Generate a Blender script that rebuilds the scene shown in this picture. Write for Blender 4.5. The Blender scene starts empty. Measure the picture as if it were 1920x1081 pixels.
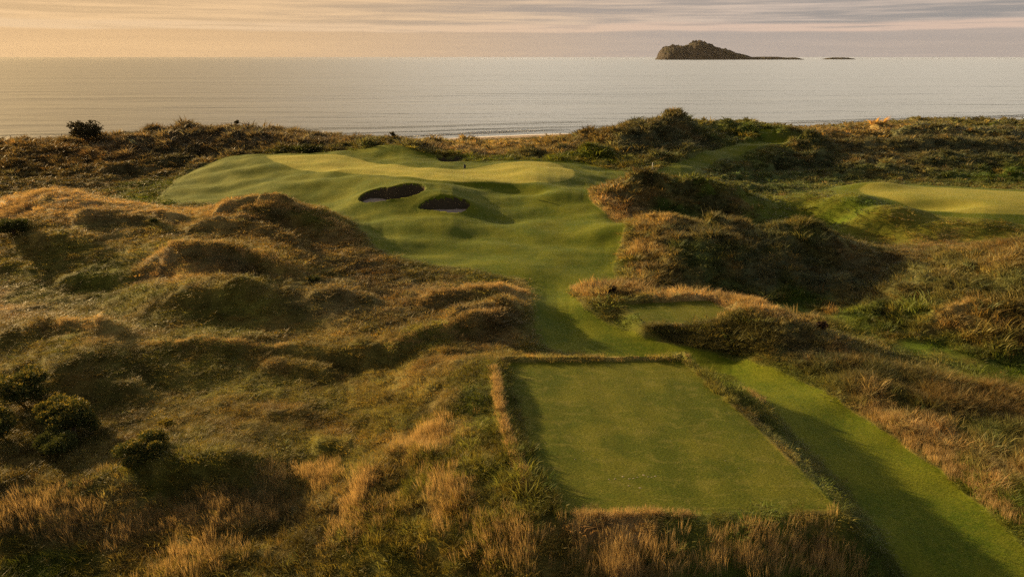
import bpy, math, random, os
import numpy as np
from mathutils import Vector, Matrix
R = math.radians
DEV = os.environ.get('DEV', '')

# ------------------------------------------------------------------ camera, light, exposure
F, CX, CY = 1350.0, 960.0, 540.5            # photograph in pixels (1920 x 1081)
PITCH = R(17.8); CAMZ = 25.0
CP, SP = math.cos(PITCH), math.sin(PITCH)
scene = bpy.context.scene
cd = bpy.data.cameras.new('camera'); cam = bpy.data.objects.new('camera', cd)
scene.collection.objects.link(cam); scene.camera = cam
cam.location = (0, 0, CAMZ); cam.rotation_euler = (R(90) - PITCH, 0, 0)
cd.sensor_width = 36; cd.lens = 36 * F / 1920; cd.clip_start = 0.5; cd.clip_end = 200000
SUN_AZ = R(-54); SUN_EL = R(14)             # azimuth from +Y, negative = to the left
sdir = Vector((math.sin(SUN_AZ) * math.cos(SUN_EL), math.cos(SUN_AZ) * math.cos(SUN_EL), math.sin(SUN_EL)))
sl = bpy.data.lights.new('sun', 'SUN'); sun = bpy.data.objects.new('sun', sl)
scene.collection.objects.link(sun)
sl.energy = 5.0; sl.angle = R(0.6); sl.color = (1.0, 0.67, 0.30)
sun.rotation_euler = sdir.to_track_quat('Z', 'Y').to_euler(); sun.location = (-200, 120, 120)
scene.view_settings.view_transform = 'Standard'; scene.view_settings.look = 'None'
scene.view_settings.exposure = 1.36; scene.view_settings.gamma = 1
scene.render.engine = 'CYCLES'
scene.cycles.max_bounces = 6; scene.cycles.diffuse_bounces = 2; scene.cycles.glossy_bounces = 2
scene.cycles.transmission_bounces = 3; scene.cycles.transparent_max_bounces = 6
scene.cycles.use_denoising = False
scene.cycles.sample_clamp_direct = 4.0; scene.cycles.sample_clamp_indirect = 2.0

# ------------------------------------------------------------------ node helpers
def mat(name):
    m = bpy.data.materials.new(name); m.use_nodes = True
    nt = m.node_tree; nt.nodes.clear()
    return m, nt
def N(nt, typ, **kw):
    n = nt.nodes.new(typ)
    for k, v in kw.items():
        if k == 'i':
            for kk, vv in v.items(): n.inputs[kk].default_value = vv
        else: setattr(n, k, v)
    return n
def L(nt, a, b): nt.links.new(a, b)
def mix(nt, fac, a, b, blend='MIX'):
    n = nt.nodes.new('ShaderNodeMix'); n.data_type = 'RGBA'; n.blend_type = blend
    for s, v in ((n.inputs[0], fac), (n.inputs[6], a), (n.inputs[7], b)):
        if hasattr(v, 'is_linked'): nt.links.new(v, s)
        elif isinstance(v, (int, float)): s.default_value = v
        else: s.default_value = (*v, 1)
    return n.outputs[2]
def math_(nt, op, a, b=None, c=None, clamp=False):
    n = nt.nodes.new('ShaderNodeMath'); n.operation = op; n.use_clamp = clamp
    for s, v in zip(n.inputs, (a, b, c)):
        if v is None: continue
        if hasattr(v, 'is_linked'): nt.links.new(v, s)
        else: s.default_value = v
    return n.outputs[0]
def maprange(nt, v, a, b, c=0.0, d=1.0, smooth=True):
    n = nt.nodes.new('ShaderNodeMapRange'); n.interpolation_type = 'SMOOTHSTEP' if smooth else 'LINEAR'
    nt.links.new(v, n.inputs[0])
    for k, x in zip((1, 2, 3, 4), (a, b, c, d)): n.inputs[k].default_value = x
    return n.outputs[0]
def noise(nt, vec, scale, detail=4, rough=0.55, dist=0.0):
    n = N(nt, 'ShaderNodeTexNoise', i={'Scale': scale, 'Detail': detail, 'Roughness': rough, 'Distortion': dist})
    if vec is not None: nt.links.new(vec, n.inputs['Vector'])
    return n.outputs['Fac']
def mapping(nt, vec, scale=(1, 1, 1), rot=(0, 0, 0), loc=(0, 0, 0)):
    n = N(nt, 'ShaderNodeMapping'); n.inputs['Scale'].default_value = scale
    n.inputs['Rotation'].default_value = rot; n.inputs['Location'].default_value = loc
    nt.links.new(vec, n.inputs['Vector']); return n.outputs[0]

# ------------------------------------------------------------------ world: hazy sunrise sky with stratus bands
world = bpy.data.worlds.new("World"); scene.world = world; world.use_nodes = True
nt = world.node_tree; nt.nodes.clear()
sky = N(nt, 'ShaderNodeTexSky', sky_type='NISHITA', sun_disc=False, sun_elevation=SUN_EL, sun_rotation=SUN_AZ,
        air_density=1.6, dust_density=3.0, ozone_density=1.5)
tc = N(nt, 'ShaderNodeTexCoord')
sep = N(nt, 'ShaderNodeSeparateXYZ'); L(nt, tc.outputs['Generated'], sep.inputs[0])
X, Y, Z = sep.outputs
# nearness to the sun's azimuth
dotn = N(nt, 'ShaderNodeVectorMath', operation='DOT_PRODUCT'); L(nt, tc.outputs['Generated'], dotn.inputs[0])
dotn.inputs[1].default_value = sdir
sunny = dotn.outputs['Value']
el = math_(nt, 'MULTIPLY', math_(nt, 'ARCTAN2', Z, math_(nt, 'SQRT', math_(nt, 'ADD', math_(nt, 'MULTIPLY', X, X), math_(nt, 'MULTIPLY', Y, Y)))), 57.2958)
az = math_(nt, 'MULTIPLY', math_(nt, 'ARCTAN2', X, Y), 57.2958)
comb = N(nt, 'ShaderNodeCombineXYZ'); L(nt, az, comb.inputs[0]); L(nt, el, comb.inputs[1])
ae = comb.outputs[0]
# the grey stratus and the gaps in it
warp = noise(nt, mapping(nt, ae, (0.05, 0.25, 1)), 1.0, 3)
elw = math_(nt, 'ADD', el, math_(nt, 'MULTIPLY', math_(nt, 'SUBTRACT', warp, 0.5), 0.9))
cb2 = N(nt, 'ShaderNodeCombineXYZ'); L(nt, az, cb2.inputs[0]); L(nt, elw, cb2.inputs[1])
st1 = noise(nt, mapping(nt, cb2.outputs[0], (0.045, 1.5, 1), loc=(3.1, 0.4, 0)), 1.0, 6, 0.6)
st2 = noise(nt, mapping(nt, ae, (0.12, 3.5, 1), loc=(9.7, 4.4, 0)), 1.0, 5, 0.6)
strk = math_(nt, 'ADD', math_(nt, 'MULTIPLY', st1, 0.62), math_(nt, 'MULTIPLY', st2, 0.38))
ramp = maprange(nt, strk, 0.42, 0.62)
gray = mix(nt, maprange(nt, sunny, 0.45, 0.99), (0.33, 0.28, 0.245), (0.58, 0.385, 0.20))
gray = mix(nt, maprange(nt, sunny, 0.05, 0.62), (0.27, 0.252, 0.24), gray)
light = mix(nt, maprange(nt, sunny, 0.25, 0.95), (0.52, 0.42, 0.35), (0.74, 0.49, 0.26))
clouds = mix(nt, math_(nt, 'MULTIPLY', ramp, 1.0), gray, light)
# bright peach slot between the low bank and the stratus above it
slot_c = math_(nt, 'ADD', 2.02, math_(nt, 'MULTIPLY', math_(nt, 'SUBTRACT', noise(nt, mapping(nt, ae, (0.06, 0.0, 1), loc=(5, 0, 0)), 1.0, 4), 0.5), 0.9))
ds = math_(nt, 'ABSOLUTE', math_(nt, 'SUBTRACT', el, slot_c))
slot = math_(nt, 'MULTIPLY', maprange(nt, ds, 0.16, 0.42, 1.0, 0.0), maprange(nt, st2, 0.3, 0.55, 0.35, 1.0))
peach = mix(nt, maprange(nt, sunny, 0.3, 0.95), (0.58, 0.43, 0.34), (0.68, 0.47, 0.27))
clouds = mix(nt, slot, clouds, peach)
# the even bank just above the horizon
bank = mix(nt, maprange(nt, sunny, 0.35, 0.93), (0.38, 0.32, 0.28), (0.60, 0.385, 0.195))
bmask = maprange(nt, math_(nt, 'SUBTRACT', el, slot_c), -0.36, -0.16, 1.0, 0.0)
clouds = mix(nt, math_(nt, 'MULTIPLY', bmask, 0.85), clouds, bank)
# higher up, out of view: pale broken cloud over clear sky, toned for fill light
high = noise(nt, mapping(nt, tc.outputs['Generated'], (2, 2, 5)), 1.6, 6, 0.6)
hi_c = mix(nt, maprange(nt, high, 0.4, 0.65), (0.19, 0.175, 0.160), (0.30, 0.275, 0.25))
fwd = mix(nt, maprange(nt, high, 0.35, 0.65), (2.5, 2.2, 1.80), (3.6, 3.2, 2.65))  # unseen bright band ahead, added so the sea reflects it
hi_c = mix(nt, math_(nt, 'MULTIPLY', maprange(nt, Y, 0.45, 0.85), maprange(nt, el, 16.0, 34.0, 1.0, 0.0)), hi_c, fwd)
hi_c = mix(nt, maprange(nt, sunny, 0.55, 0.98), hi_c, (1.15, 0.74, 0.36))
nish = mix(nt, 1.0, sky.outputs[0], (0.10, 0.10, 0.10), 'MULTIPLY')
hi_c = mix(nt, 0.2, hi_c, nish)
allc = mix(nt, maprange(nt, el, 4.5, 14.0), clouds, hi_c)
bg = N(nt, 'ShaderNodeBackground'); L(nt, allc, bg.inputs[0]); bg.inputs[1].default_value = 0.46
out = N(nt, 'ShaderNodeOutputWorld'); L(nt, bg.outputs[0], out.inputs[0])

# ------------------------------------------------------------------ object helpers
COL = scene.collection
def tag(o, label=None, cat=None, group=None, kind=None):
    if label: o['label'] = label
    if cat: o['category'] = cat
    if group: o['group'] = group
    if kind: o['kind'] = kind
    return o
def empty(name, loc, label=None, cat=None, group=None):
    o = bpy.data.objects.new(name, None); COL.objects.link(o); o.location = loc; o.empty_display_size = 0.3
    return tag(o, label, cat, group)
def mesh_obj(name, V, Fc, m=None, parent=None, smooth=False):
    me = bpy.data.meshes.new(name); me.from_pydata([tuple(v) for v in V], [], [tuple(f) for f in Fc]); me.update()
    if smooth: me.shade_smooth()
    o = bpy.data.objects.new(name, me); COL.objects.link(o)
    if m: me.materials.append(m)
    if parent: o.parent = parent
    return o

# ------------------------------------------------------------------ pixel <-> world
def W(px, py, z):
    u = (px - CX) / F; v = (CY - py) / F
    dy = CP + v * SP; dz = -SP + v * CP
    t = (z - CAMZ) / dz
    return (u * t, dy * t)
def D(px, dist, z):
    depth = dist * CP + (CAMZ - z) * SP
    return ((px - CX) / F * depth, dist)

# ------------------------------------------------------------------ terrain control points  (px, py, z) seen / (px, distance, z) hidden
SEEN = [
# fairway, neck
(1030,640,7.4),(1100,645,7.3),(1030,600,7.5),(1080,610,7.4),(1030,560,7.7),(1040,530,7.9),(1100,530,8.0),
(940,512,8.15),(1000,500,8.3),(1120,500,8.2),(800,485,8.35),(900,470,8.5),(1000,460,8.5),(1100,470,8.4),(1150,460,8.6),
(700,440,8.8),(800,430,9.0),(900,420,8.9),(1000,420,8.9),(1080,420,9.15),(1140,425,9.5),
(660,405,9.2),(740,398,9.5),(840,403,9.6),(950,395,9.4),(1040,390,9.35),
(560,368,9.35),(640,370,9.75),(480,360,9.2),(400,360,9.0),(330,362,8.8),
(740,385,9.85),(740,343,11.25),(690,350,10.8),(800,343,11.3),(690,386,9.7),(830,395,9.8),(840,361,11.2),(890,370,10.4),(785,392,9.7),
(960,365,9.95),(1020,375,9.75),(960,352,10.3),
(520,293,11.0),(600,290,11.2),(560,312,10.7),(660,325,10.7),(700,300,11.0),(800,318,10.9),(800,336,11.0),(900,344,10.7),
(900,318,10.85),(1000,305,11.0),(1000,344,10.7),(1060,320,10.9),(1060,340,10.6),(1100,352,10.0),(1120,322,10.3),(1110,380,9.7),
(700,281,11.8),(780,284,11.7),(740,268,12.6),(848,304,10.9),(848,287,11.35),(420,300,10.2),(450,290,10.8),(380,320,9.6),
(440,335,9.5),(520,345,9.65),(920,300,10.9),
# path to the next tee
(1160,325,10.2),(1230,328,9.9),(1290,310,10.1),(1340,292,10.5),(1400,278,10.8),(1460,270,10.9),(1500,268,10.9),
# back dunes, left
(0,272,11.0),(60,268,11.2),(120,264,11.4),(200,262,11.7),(260,259,12.0),(330,247,12.9),(372,242,13.3),(420,252,12.5),(445,248,12.8),
(520,249,12.7),(600,250,12.6),(640,258,11.9),(700,265,11.5),(760,268,11.2),
(0,345,8.3),(100,340,8.3),(200,345,8.3),(300,340,8.5),(100,300,9.6),(0,300,9.6),(200,300,9.8),(300,300,9.9),(330,325,9.0),
(380,300,9.8),(440,284,10.7),(500,287,11.0),(560,287,11.0),(640,284,11.2),
(850,264,9.5),(900,266,9.2),(1000,264,9.3),(1070,260,9.6),(900,290,10.5),(1000,292,10.5),(1000,275,10.0),
(1110,252,12.0),(1150,254,12.0),(1190,242,13.1),(1240,234,13.5),(1280,227,14.0),(1320,238,13.1),(1360,248,12.1),(1400,242,12.5),
(1440,244,12.2),(1480,241,12.3),(1520,244,12.0),(1545,256,11.0),
(1130,297,10.4),(1200,318,10.0),(1270,302,10.3),(1350,276,10.7),(1400,265,10.9),(1440,262,10.8),(1170,290,10.7),
(1560,246,9.6),(1620,240,9.8),(1700,231,10.2),(1760,227,10.5),(1840,229,10.5),(1920,231,10.3),
(1600,262,9.9),(1700,262,9.9),(1800,260,10.2),(1740,243,10.8),(1850,246,10.6),
(1500,272,10.4),(1600,273,10.2),(1700,274,10.1),(1800,274,10.1),(1920,275,10.1),
(1500,300,9.0),(1600,310,8.6),(1700,315,8.4),(1800,315,8.4),(1920,320,8.3),
(1350,340,8.4),(1450,340,8.0),(1550,335,7.9),(1330,315,9.2),(1400,300,9.2),(1400,370,7.9),(1480,365,8.0),
# second green
(1600,350,9.1),(1700,352,9.2),(1800,356,9.1),(1920,362,9.0),(1650,375,8.9),(1750,395,8.8),(1850,402,8.8),(1920,402,8.8),
(1540,365,8.7),(1500,385,8.0),(1600,395,8.3),(1700,430,7.6),(1800,440,7.4),(1900,440,7.6),(1650,450,7.0),(1750,460,7.2),
(1580,430,7.3),(1450,400,7.6),(1550,440,7.0),(1650,348,9.2),
# dune beside the fairway
(1115,360,10.2),(1140,350,10.9),(1180,334,11.9),(1230,335,11.8),(1262,345,11.2),(1300,337,11.5),(1350,347,10.9),(1390,360,10.1),(1430,375,9.0),
(1110,387,9.7),(1175,418,9.2),(1250,400,8.9),(1330,400,8.7),(1400,405,8.0),
(1190,417,9.4),(1230,410,10.3),(1300,413,10.2),(1370,426,9.5),(1400,433,9.0),(1440,434,9.5),(1500,421,10.3),(1560,441,9.5),(1600,470,8.3),
(1180,470,8.6),(1165,520,8.0),(1250,480,8.8),(1250,530,7.6),(1350,480,8.7),(1350,540,7.0),(1450,480,8.6),(1450,550,6.6),
(1550,500,7.6),(1550,550,6.5),(1460,575,6.3),
(1620,500,7.3),(1700,480,7.8),(1800,465,8.3),(1900,450,9.2),(1700,520,7.8),(1800,520,8.5),(1920,520,9.3),(1650,570,6.9),
(1800,600,7.0),(1920,600,7.6),(1920,650,6.4),(1700,620,6.2),(1560,590,6.2),(1650,630,6.0),(1750,665,5.9),(1920,705,5.8),
# spur beyond the grass path
(1400,560,9.0),(1450,575,8.9),(1500,597,8.5),(1560,622,8.0),(1650,668,7.3),(1750,715,7.2),(1850,745,7.1),
(1500,660,7.9),(1600,730,7.8),(1700,790,7.6),(1800,850,7.5),(1900,900,7.4),(1900,800,7.1),
(1340,668,7.1),(1380,670,7.1),(1460,700,7.3),(1500,740,7.4),(1600,830,7.3),(1700,900,7.2),(1800,980,7.1),(1800,1070,7.0),(1520,720,7.4),
(1600,770,7.35),(1700,832,7.3),(1800,912,7.2),(1920,1022,7.1),(1445,765,7.7),(1500,830,7.7),(1560,882,7.6),(1620,960,7.4),(1690,1081,7.2),
(1250,655,7.2),(1180,645,7.2),
# tee surroundings
(1000,1000,8.8),(1200,1000,8.75),(1400,1000,8.75),(1600,1015,8.1),(1100,1081,8.1),(1300,1081,8.05),(1500,1081,7.9),(1250,1040,8.5),
(925,680,9.1),(955,830,9.05),(1000,920,9.0),(1000,965,9.0),(850,680,9.0),(800,720,8.5),(870,780,9.1),(880,870,9.0),(900,960,8.7),
(900,1060,8.0),(760,800,8.2),(700,740,7.7),(640,800,7.3),(760,900,8.2),(650,900,7.5),(700,1000,7.4),(560,960,6.9),(400,1000,6.6),
(560,1081,6.8),(800,1081,7.4),(1100,800,9.0),(1300,800,9.0),(1100,900,9.0),(1350,900,9.0),(1200,720,9.0),
(1200,585,8.15),(1270,585,8.15),(1320,575,8.15),(1150,600,7.7),(1120,560,8.4),(1230,550,8.2),(1330,553,8.4),(1180,545,8.2),
(1420,640,8.0),(1300,640,7.6),(1220,622,7.6),
# left field
(600,760,7.2),(500,800,7.3),(400,820,7.3),(300,820,7.2),(270,865,6.9),(150,850,6.6),(50,800,6.6),(50,900,6.6),(150,780,6.6),
(0,740,7.0),(200,740,6.9),(250,890,7.1),(400,895,7.2),(300,960,6.2),(500,950,6.5),(100,1000,6.0),(0,1081,5.6),(300,1081,5.9),
(0,630,8.0),(100,620,8.4),(200,620,8.4),(300,640,8.0),(150,690,7.7),(300,700,7.4),(450,640,7.8),(450,700,7.3),(560,680,7.3),
(600,640,7.8),(700,640,8.0),(700,690,7.3),(800,660,8.4),(850,620,8.6),(900,640,8.2),(960,640,8.0),(980,600,8.3),(980,560,8.6),
(900,555,8.8),(920,590,8.7),(820,580,8.2),(750,600,8.1),(800,545,8.6),(700,550,8.3),
(260,525,9.0),(300,517,9.5),(380,508,9.9),(450,510,9.9),(520,522,9.5),(600,542,9.0),(300,570,8.4),(450,570,8.6),(550,590,8.2),
(200,580,8.0),(100,570,7.9),(0,590,7.9),(0,540,7.9),(100,545,7.9),(200,538,8.0),
(290,482,9.8),(350,476,10.2),(420,477,10.3),(500,482,9.9),(560,507,9.1),
(100,510,8.4),(200,490,9.0),(100,460,9.6),(0,480,8.8),(50,430,10.3),(0,420,10.2),(200,440,10.0),(300,430,10.3),(250,400,10.8),
(80,354,12.1),(40,377,11.3),(0,405,10.4),(130,364,11.9),(200,374,11.4),(250,387,10.9),(300,392,10.7),(340,400,10.4),(370,406,10.2),
(400,394,10.9),(450,382,11.5),(510,370,12.1),(560,380,11.7),(600,394,11.1),(640,417,10.3),(670,447,9.4),(700,477,8.8),
(760,503,8.5),(850,521,8.4),(950,531,8.1),
(450,415,10.4),(550,415,10.3),(400,440,10.0),(500,440,10.1),(600,450,9.4),(400,463,9.9),(650,490,8.7),(600,500,8.7),(700,520,8.3),(800,530,8.2),
]
HID = [
(0,150,7.5),(200,150,7.5),(400,152,8),(600,150,8),(760,150,7.5),(0,190,3.0),(300,190,3),(600,190,3),(900,190,3.2),(1100,190,4),
(0,215,0.7),(300,217,0.7),(600,220,0.7),(900,224,0.7),(1200,235,1.5),(1200,170,7),(1400,170,7),(1300,210,3.5),(1550,180,8.5),
(1550,230,3.5),(1500,275,0.5),(1750,220,6),(1750,270,1.8),(1920,220,6),(1920,285,1.6),
(1540,103,8.0),(1650,103,7.9),(1800,103,7.9),(1920,103,7.9),
(1150,92,9.7),(1230,92,9.5),(1300,92,9.2),(1400,92,8.2),
(1250,73,8.8),(1350,73,8.3),(1480,73,7.4),(1560,71,7.2),
(1480,49,6.5),(1420,51.5,6.6),(1560,46.5,6.4),
(0,84,8.5),(80,86,8.4),(160,84,8.4),(250,83,8.5),(400,80,8.8),(510,80,9.0),(600,78,9.0),(680,72,8.8),
(300,53.6,8.6),(400,53.1,9.0),(480,53,8.9),
(-300,40,7.5),(-300,70,9),(-300,100,9),(-300,130,10.5),(-900,60,8),(-900,110,9),(-300,160,7),(-900,170,5),(-300,210,.7),(-900,200,.7),
(2200,40,6.5),(2200,60,8.5),(2200,100,8.5),(2200,160,9.5),(2800,60,8),(2800,140,9),(2200,300,1),(2800,330,1),(2200,240,5),
(-300,25,6.5),(2300,25,6.8),(300,15,6),(960,15,7.3),(1700,15,7.0),
]
def shore_y(x): return 243.0 + 0.262 * x + 2.0 * np.sin(x * 0.031) + 1.2 * np.sin(x * 0.083 + 1)
pts = []
for a, b, z in SEEN: x, y = W(a, b, z); pts.append((x, y, z))
for a, b, z in HID: x, y = D(a, b, z); pts.append((x, y, z))
P = np.array(pts)
PU, PV = P[:, 0] / P[:, 1], np.log(P[:, 1])
def tps_k(r2): return 0.5 * r2 * np.log(r2 + 1e-12)
def fit(U, V, z, lam=2e-4):
    n = len(U); K = tps_k((U[:, None] - U) ** 2 + (V[:, None] - V) ** 2) + lam * np.eye(n)
    Q = np.c_[np.ones(n), U, V]; A = np.block([[K, Q], [Q.T, np.zeros((3, 3))]])
    return np.linalg.solve(A, np.r_[z, 0, 0, 0])
coef = fit(PU, PV, P[:, 2])
def tps(U, V):
    out = np.empty(U.size); Uf, Vf = U.ravel(), V.ravel()
    for s in range(0, U.size, 40000):
        u, v = Uf[s:s + 40000, None], Vf[s:s + 40000, None]
        out[s:s + 40000] = tps_k((u - PU) ** 2 + (v - PV) ** 2) @ coef[:-3] + coef[-3] + coef[-2] * u[:, 0] + coef[-1] * v[:, 0]
    return out.reshape(U.shape)

# grid: columns are u = x / y, rows are y; finer where the ground is nearer
YN = 17.0
q = 0.55 if 'lo' in DEV else 1.0
uc = np.linspace(-0.88, 0.88, int(1150 * q))
uo = 0.88 + np.cumsum(np.geomspace(uc[1] - uc[0], 0.16, 48)); 
US = np.r_[-uo[::-1], uc, uo]
YS = np.sort(np.r_[np.linspace(-70, 16, 24), np.exp(np.linspace(math.log(YN), math.log(440.0), int(1000 * q))), np.linspace(74.03, 84.03, int(90 * q)), np.linspace(102.03, 108.03, int(40 * q))])
U, YY = np.meshgrid(US, YS)
YE = np.maximum(YY, YN); XX = U * YE
# base from a coarser lattice
cu = np.linspace(-3.0, 3.0, 361); cv = np.linspace(math.log(YN), math.log(440.0), 200)
CU, CV = np.meshgrid(cu, cv)
Bz = tps(np.clip(CU, -1.4, 1.4), np.maximum(CV, math.log(18)))
def bilin(A, fu, fv):
    fu = np.clip(fu, 0, A.shape[1] - 1.001); fv = np.clip(fv, 0, A.shape[0] - 1.001)
    i, j = fu.astype(int), fv.astype(int); a, b = fu - i, fv - j
    return (A[j, i] * (1 - a) + A[j, i + 1] * a) * (1 - b) + (A[j + 1, i] * (1 - a) + A[j + 1, i + 1] * a) * b
def base_h(x, y):
    ye = np.maximum(y, YN)
    return bilin(Bz, (x / ye - cu[0]) / (cu[1] - cu[0]), (np.log(ye) - cv[0]) / (cv[1] - cv[0]))
def cast(hf, px, py):
    u = (px - CX) / F; v = (CY - py) / F; dy = CP + v * SP; dz = -SP + v * CP
    ys = np.exp(np.linspace(math.log(17.5), math.log(400), 4000)); t = ys / dy
    zr = CAMZ + dz * t; g = hf(u * t, ys) - zr
    k = int(np.argmax(g > 0)) or len(ys) - 1
    a = g[k - 1] / (g[k - 1] - g[k]) if g[k] > 0 else 0
    tt = t[k - 1] + (t[k] - t[k - 1]) * a
    return (u * tt, dy * tt)
def poly(pp, hf=None):
    return np.array([W(*p) if len(p) == 3 else cast(hf or base_h, *p) for p in pp])
def smooth_poly(Pg, n=2):
    for _ in range(n):
        Q = np.roll(Pg, -1, 0); Pg = np.stack([Pg * .75 + Q * .25, Pg * .25 + Q * .75], 1).reshape(-1, 2)
    return Pg
def sdist(Pg, X, Y, closed=True, pad=6.0):
    """signed distance (positive inside); cheap outside the padded bounding box"""
    out = np.full(X.shape, -99.0)
    m = (X > Pg[:, 0].min() - pad) & (X < Pg[:, 0].max() + pad) & (Y > Pg[:, 1].min() - pad) & (Y < Pg[:, 1].max() + pad)
    x, y = X[m], Y[m]; d = np.full(x.shape, 1e9); ins = np.zeros(x.shape, bool)
    n = len(Pg)
    for k in range(n if closed else n - 1):
        ax, ay = Pg[k]; bx, by = Pg[(k + 1) % n]; ex, ey = bx - ax, by - ay
        t = np.clip(((x - ax) * ex + (y - ay) * ey) / (ex * ex + ey * ey + 1e-9), 0, 1)
        d = np.minimum(d, (x - ax - t * ex) ** 2 + (y - ay - t * ey) ** 2)
        if closed:
            c = (ay > y) != (by > y)
            ins ^= c & (x < ex * (y - ay) / (ey if abs(ey) > 1e-9 else 1e-9) + ax)
    d = np.sqrt(d); out[m] = np.where(ins, d, -d); return out
def sstep(a, b, x):
    t = np.clip((x - a) / (b - a), 0, 1); return t * t * (3 - 2 * t)
def ridge(pl, X, Y, width, amp, wy=None):
    """bump along a polyline of world points"""
    d = -sdist(np.array(pl), X, Y, closed=False, pad=width * 4)
    return amp * np.exp(-(d / width) ** 2)
def pnoise(x, y, seed=0):
    r = np.random.RandomState(seed); T = r.rand(256) * 2 * np.pi; perm = r.permutation(256)
    xi, yi = np.floor(x).astype(int), np.floor(y).astype(int); xf, yf = x - xi, y - yi
    def g(i, j, dx, dy):
        h = T[(perm[(perm[i & 255] + j) & 255])]; return np.cos(h) * dx + np.sin(h) * dy
    sx, sy = xf ** 3 * (xf * (xf * 6 - 15) + 10), yf ** 3 * (yf * (yf * 6 - 15) + 10)
    a = g(xi, yi, xf, yf) * (1 - sx) + g(xi + 1, yi, xf - 1, yf) * sx
    b = g(xi, yi + 1, xf, yf - 1) * (1 - sx) + g(xi + 1, yi + 1, xf - 1, yf - 1) * sx
    return (a * (1 - sy) + b * sy) * 1.5
def fbm(x, y, seed=0, octv=4, gain=0.5):
    s = 0; a = 1
    for k in range(octv): s = s + a * pnoise(x * 2 ** k + 17.3 * k, y * 2 ** k - 9.1 * k, seed + k); a *= gain
    return s

# ------------------------------------------------------------------ outlines of the mown ground
MOWN = poly([(305,372),(318,352),(345,328),(400,304),(440,290),(485,287),(560,288),(640,284),(680,279),(705,276,11.9),(740,273,12.3),(780,284),(815,288),
 (820,298,11.0),(880,303,11.0),(930,300),(1000,300),(1090,304),(1140,316),(1200,322),(1245,316),(1290,297),(1340,281),(1400,268),(1440,263.5),(1490,262,10.9),
 (1505,265,10.8),(1490,269),(1440,274),(1390,286),(1325,309),(1295,327),(1250,338,9.7),(1190,338,9.7),(1140,346,10.0),(1105,362),(1104,382),(1140,404),(1172,422),(1168,448),(1155,480),
 (1150,505),(1158,525),(1080,531),(1066,537),(1092,577),(1130,602),(1200,634,7.3),(1245,646,7.2),(1290,656,7.2),(1380,668),(1460,692),(1520,722),(1600,772),(1700,834),
 (1800,914),(1920,1024),(2050,1150,7.0),(1760,1150,7.0),(1690,1081),(1620,960),(1560,882),(1500,830),(1440,762),(1380,704),(1320,680,7.2),(1240,672,7.2),(1100,672,7.2),(1010,650),
 (1001,600),(996,545),(984,522),(940,517),(870,503),(780,490),(715,472),(680,445,8.8),(650,420,8.9),(600,392,9.1),(540,376,9.2),(480,374,9.1),(400,376,8.9),(340,378,8.7)])
MOWN = smooth_poly(MOWN, 1)
GREEN = smooth_poly(poly([(497,292),(560,291),(640,290),(700,303),(760,312),(830,317),(880,316),(930,307),(1000,304),(1050,309),(1080,325),(1072,339),(1010,345),(920,346),
 (840,341),(760,333),(700,328),(640,326),(580,320),(530,310),(505,300)]), 2)
TEE = poly([(948,679,9.0),(1276,676,9.0),(1330,722,9.0),(1390,775,9.0),(1470,853,9.0),(1575,956,9.0),(1300,960,9.0),(1047,959,9.0),(1012,880,9.0),(978,780,9.0)])
TEE2 = poly([(1166,571,8.1),(1335,562,8.1),(1366,582,8.1),(1330,603,8.1),(1212,607,8.1)])
GREEN2 = smooth_poly(poly([(1610,352),(1680,348),(1800,353),(1920,360),(2300,370,9.0),(2300,410,8.8),(1920,402),(1840,402),(1780,398),(1720,385),(1650,372),(1612,362)]), 2)
FRINGE2 = smooth_poly(poly([(1560,352),(1640,345),(1760,348),(1920,356),(2350,366,9.0),(2350,440,8.2),(1920,425),(1830,415),(1760,405),(1690,395),(1620,378),(1560,368)]), 1)
SHORT2 = smooth_poly(poly([(1400,372),(1480,362),(1560,352),(1650,345),(1760,350),(1920,358),(2300,370,9.0),(2300,470,7.5),(1900,455),(1780,470),(1660,465),(1560,470),(1500,440,7.2),(1420,430,7.5),(1380,405)]), 1)
TRACK = [W(*p) for p in ((1470,575,6.3),(1560,592,6.2),(1650,630,6.0),(1750,665,5.9),(1850,690,5.85),(1960,712,5.8),(2300,760,5.7))]
TEEB = poly([(1418,261,10.95),(1456,261,10.95),(1454,257,10.95),(1421,257,10.95)])
STRIP = poly([(1758,244,10.3),(1860,241,10.3),(1940,240,10.3),(1940,237,10.3),(1860,237,10.3),(1758,238,10.3)])
BUNK = [smooth_poly(poly(p), 2) for p in (
 [(671,376),(682,365),(698,357),(714,353),(736,356),(755,349),(775,347),(795,349),(799,357),(785,367),(765,373),(735,379),(705,384),(680,384)],
 [(781,389),(800,377),(825,369),(850,367),(873,371),(882,379),(876,389),(855,394),(830,392),(800,393)],
 [(816,288),(832,291),(850,290),(865,289),(878,290),(874,297),(862,303),(838,303),(824,298)])]

# ------------------------------------------------------------------ heights
print('terrain grid', U.shape)
H0 = base_h(XX, YY)
EW = fbm(XX / 1.3, YY / 1.3, 601, 3)
d_mown = sdist(MOWN, XX, YY) + .16 * EW; d_tee = sdist(TEE, XX, YY) + .05 * EW; d_tee2 = sdist(TEE2, XX, YY) + .06 * EW
d_green = sdist(GREEN, XX, YY); d_green2 = sdist(GREEN2, XX, YY); d_fr2 = sdist(FRINGE2, XX, YY); d_sh2 = sdist(SHORT2, XX, YY)
d_track = -sdist(np.array(TRACK), XX, YY, closed=False, pad=5); d_teeb = np.maximum(sdist(TEEB, XX, YY), sdist(STRIP, XX, YY))
Hh = H0.copy()
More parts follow.
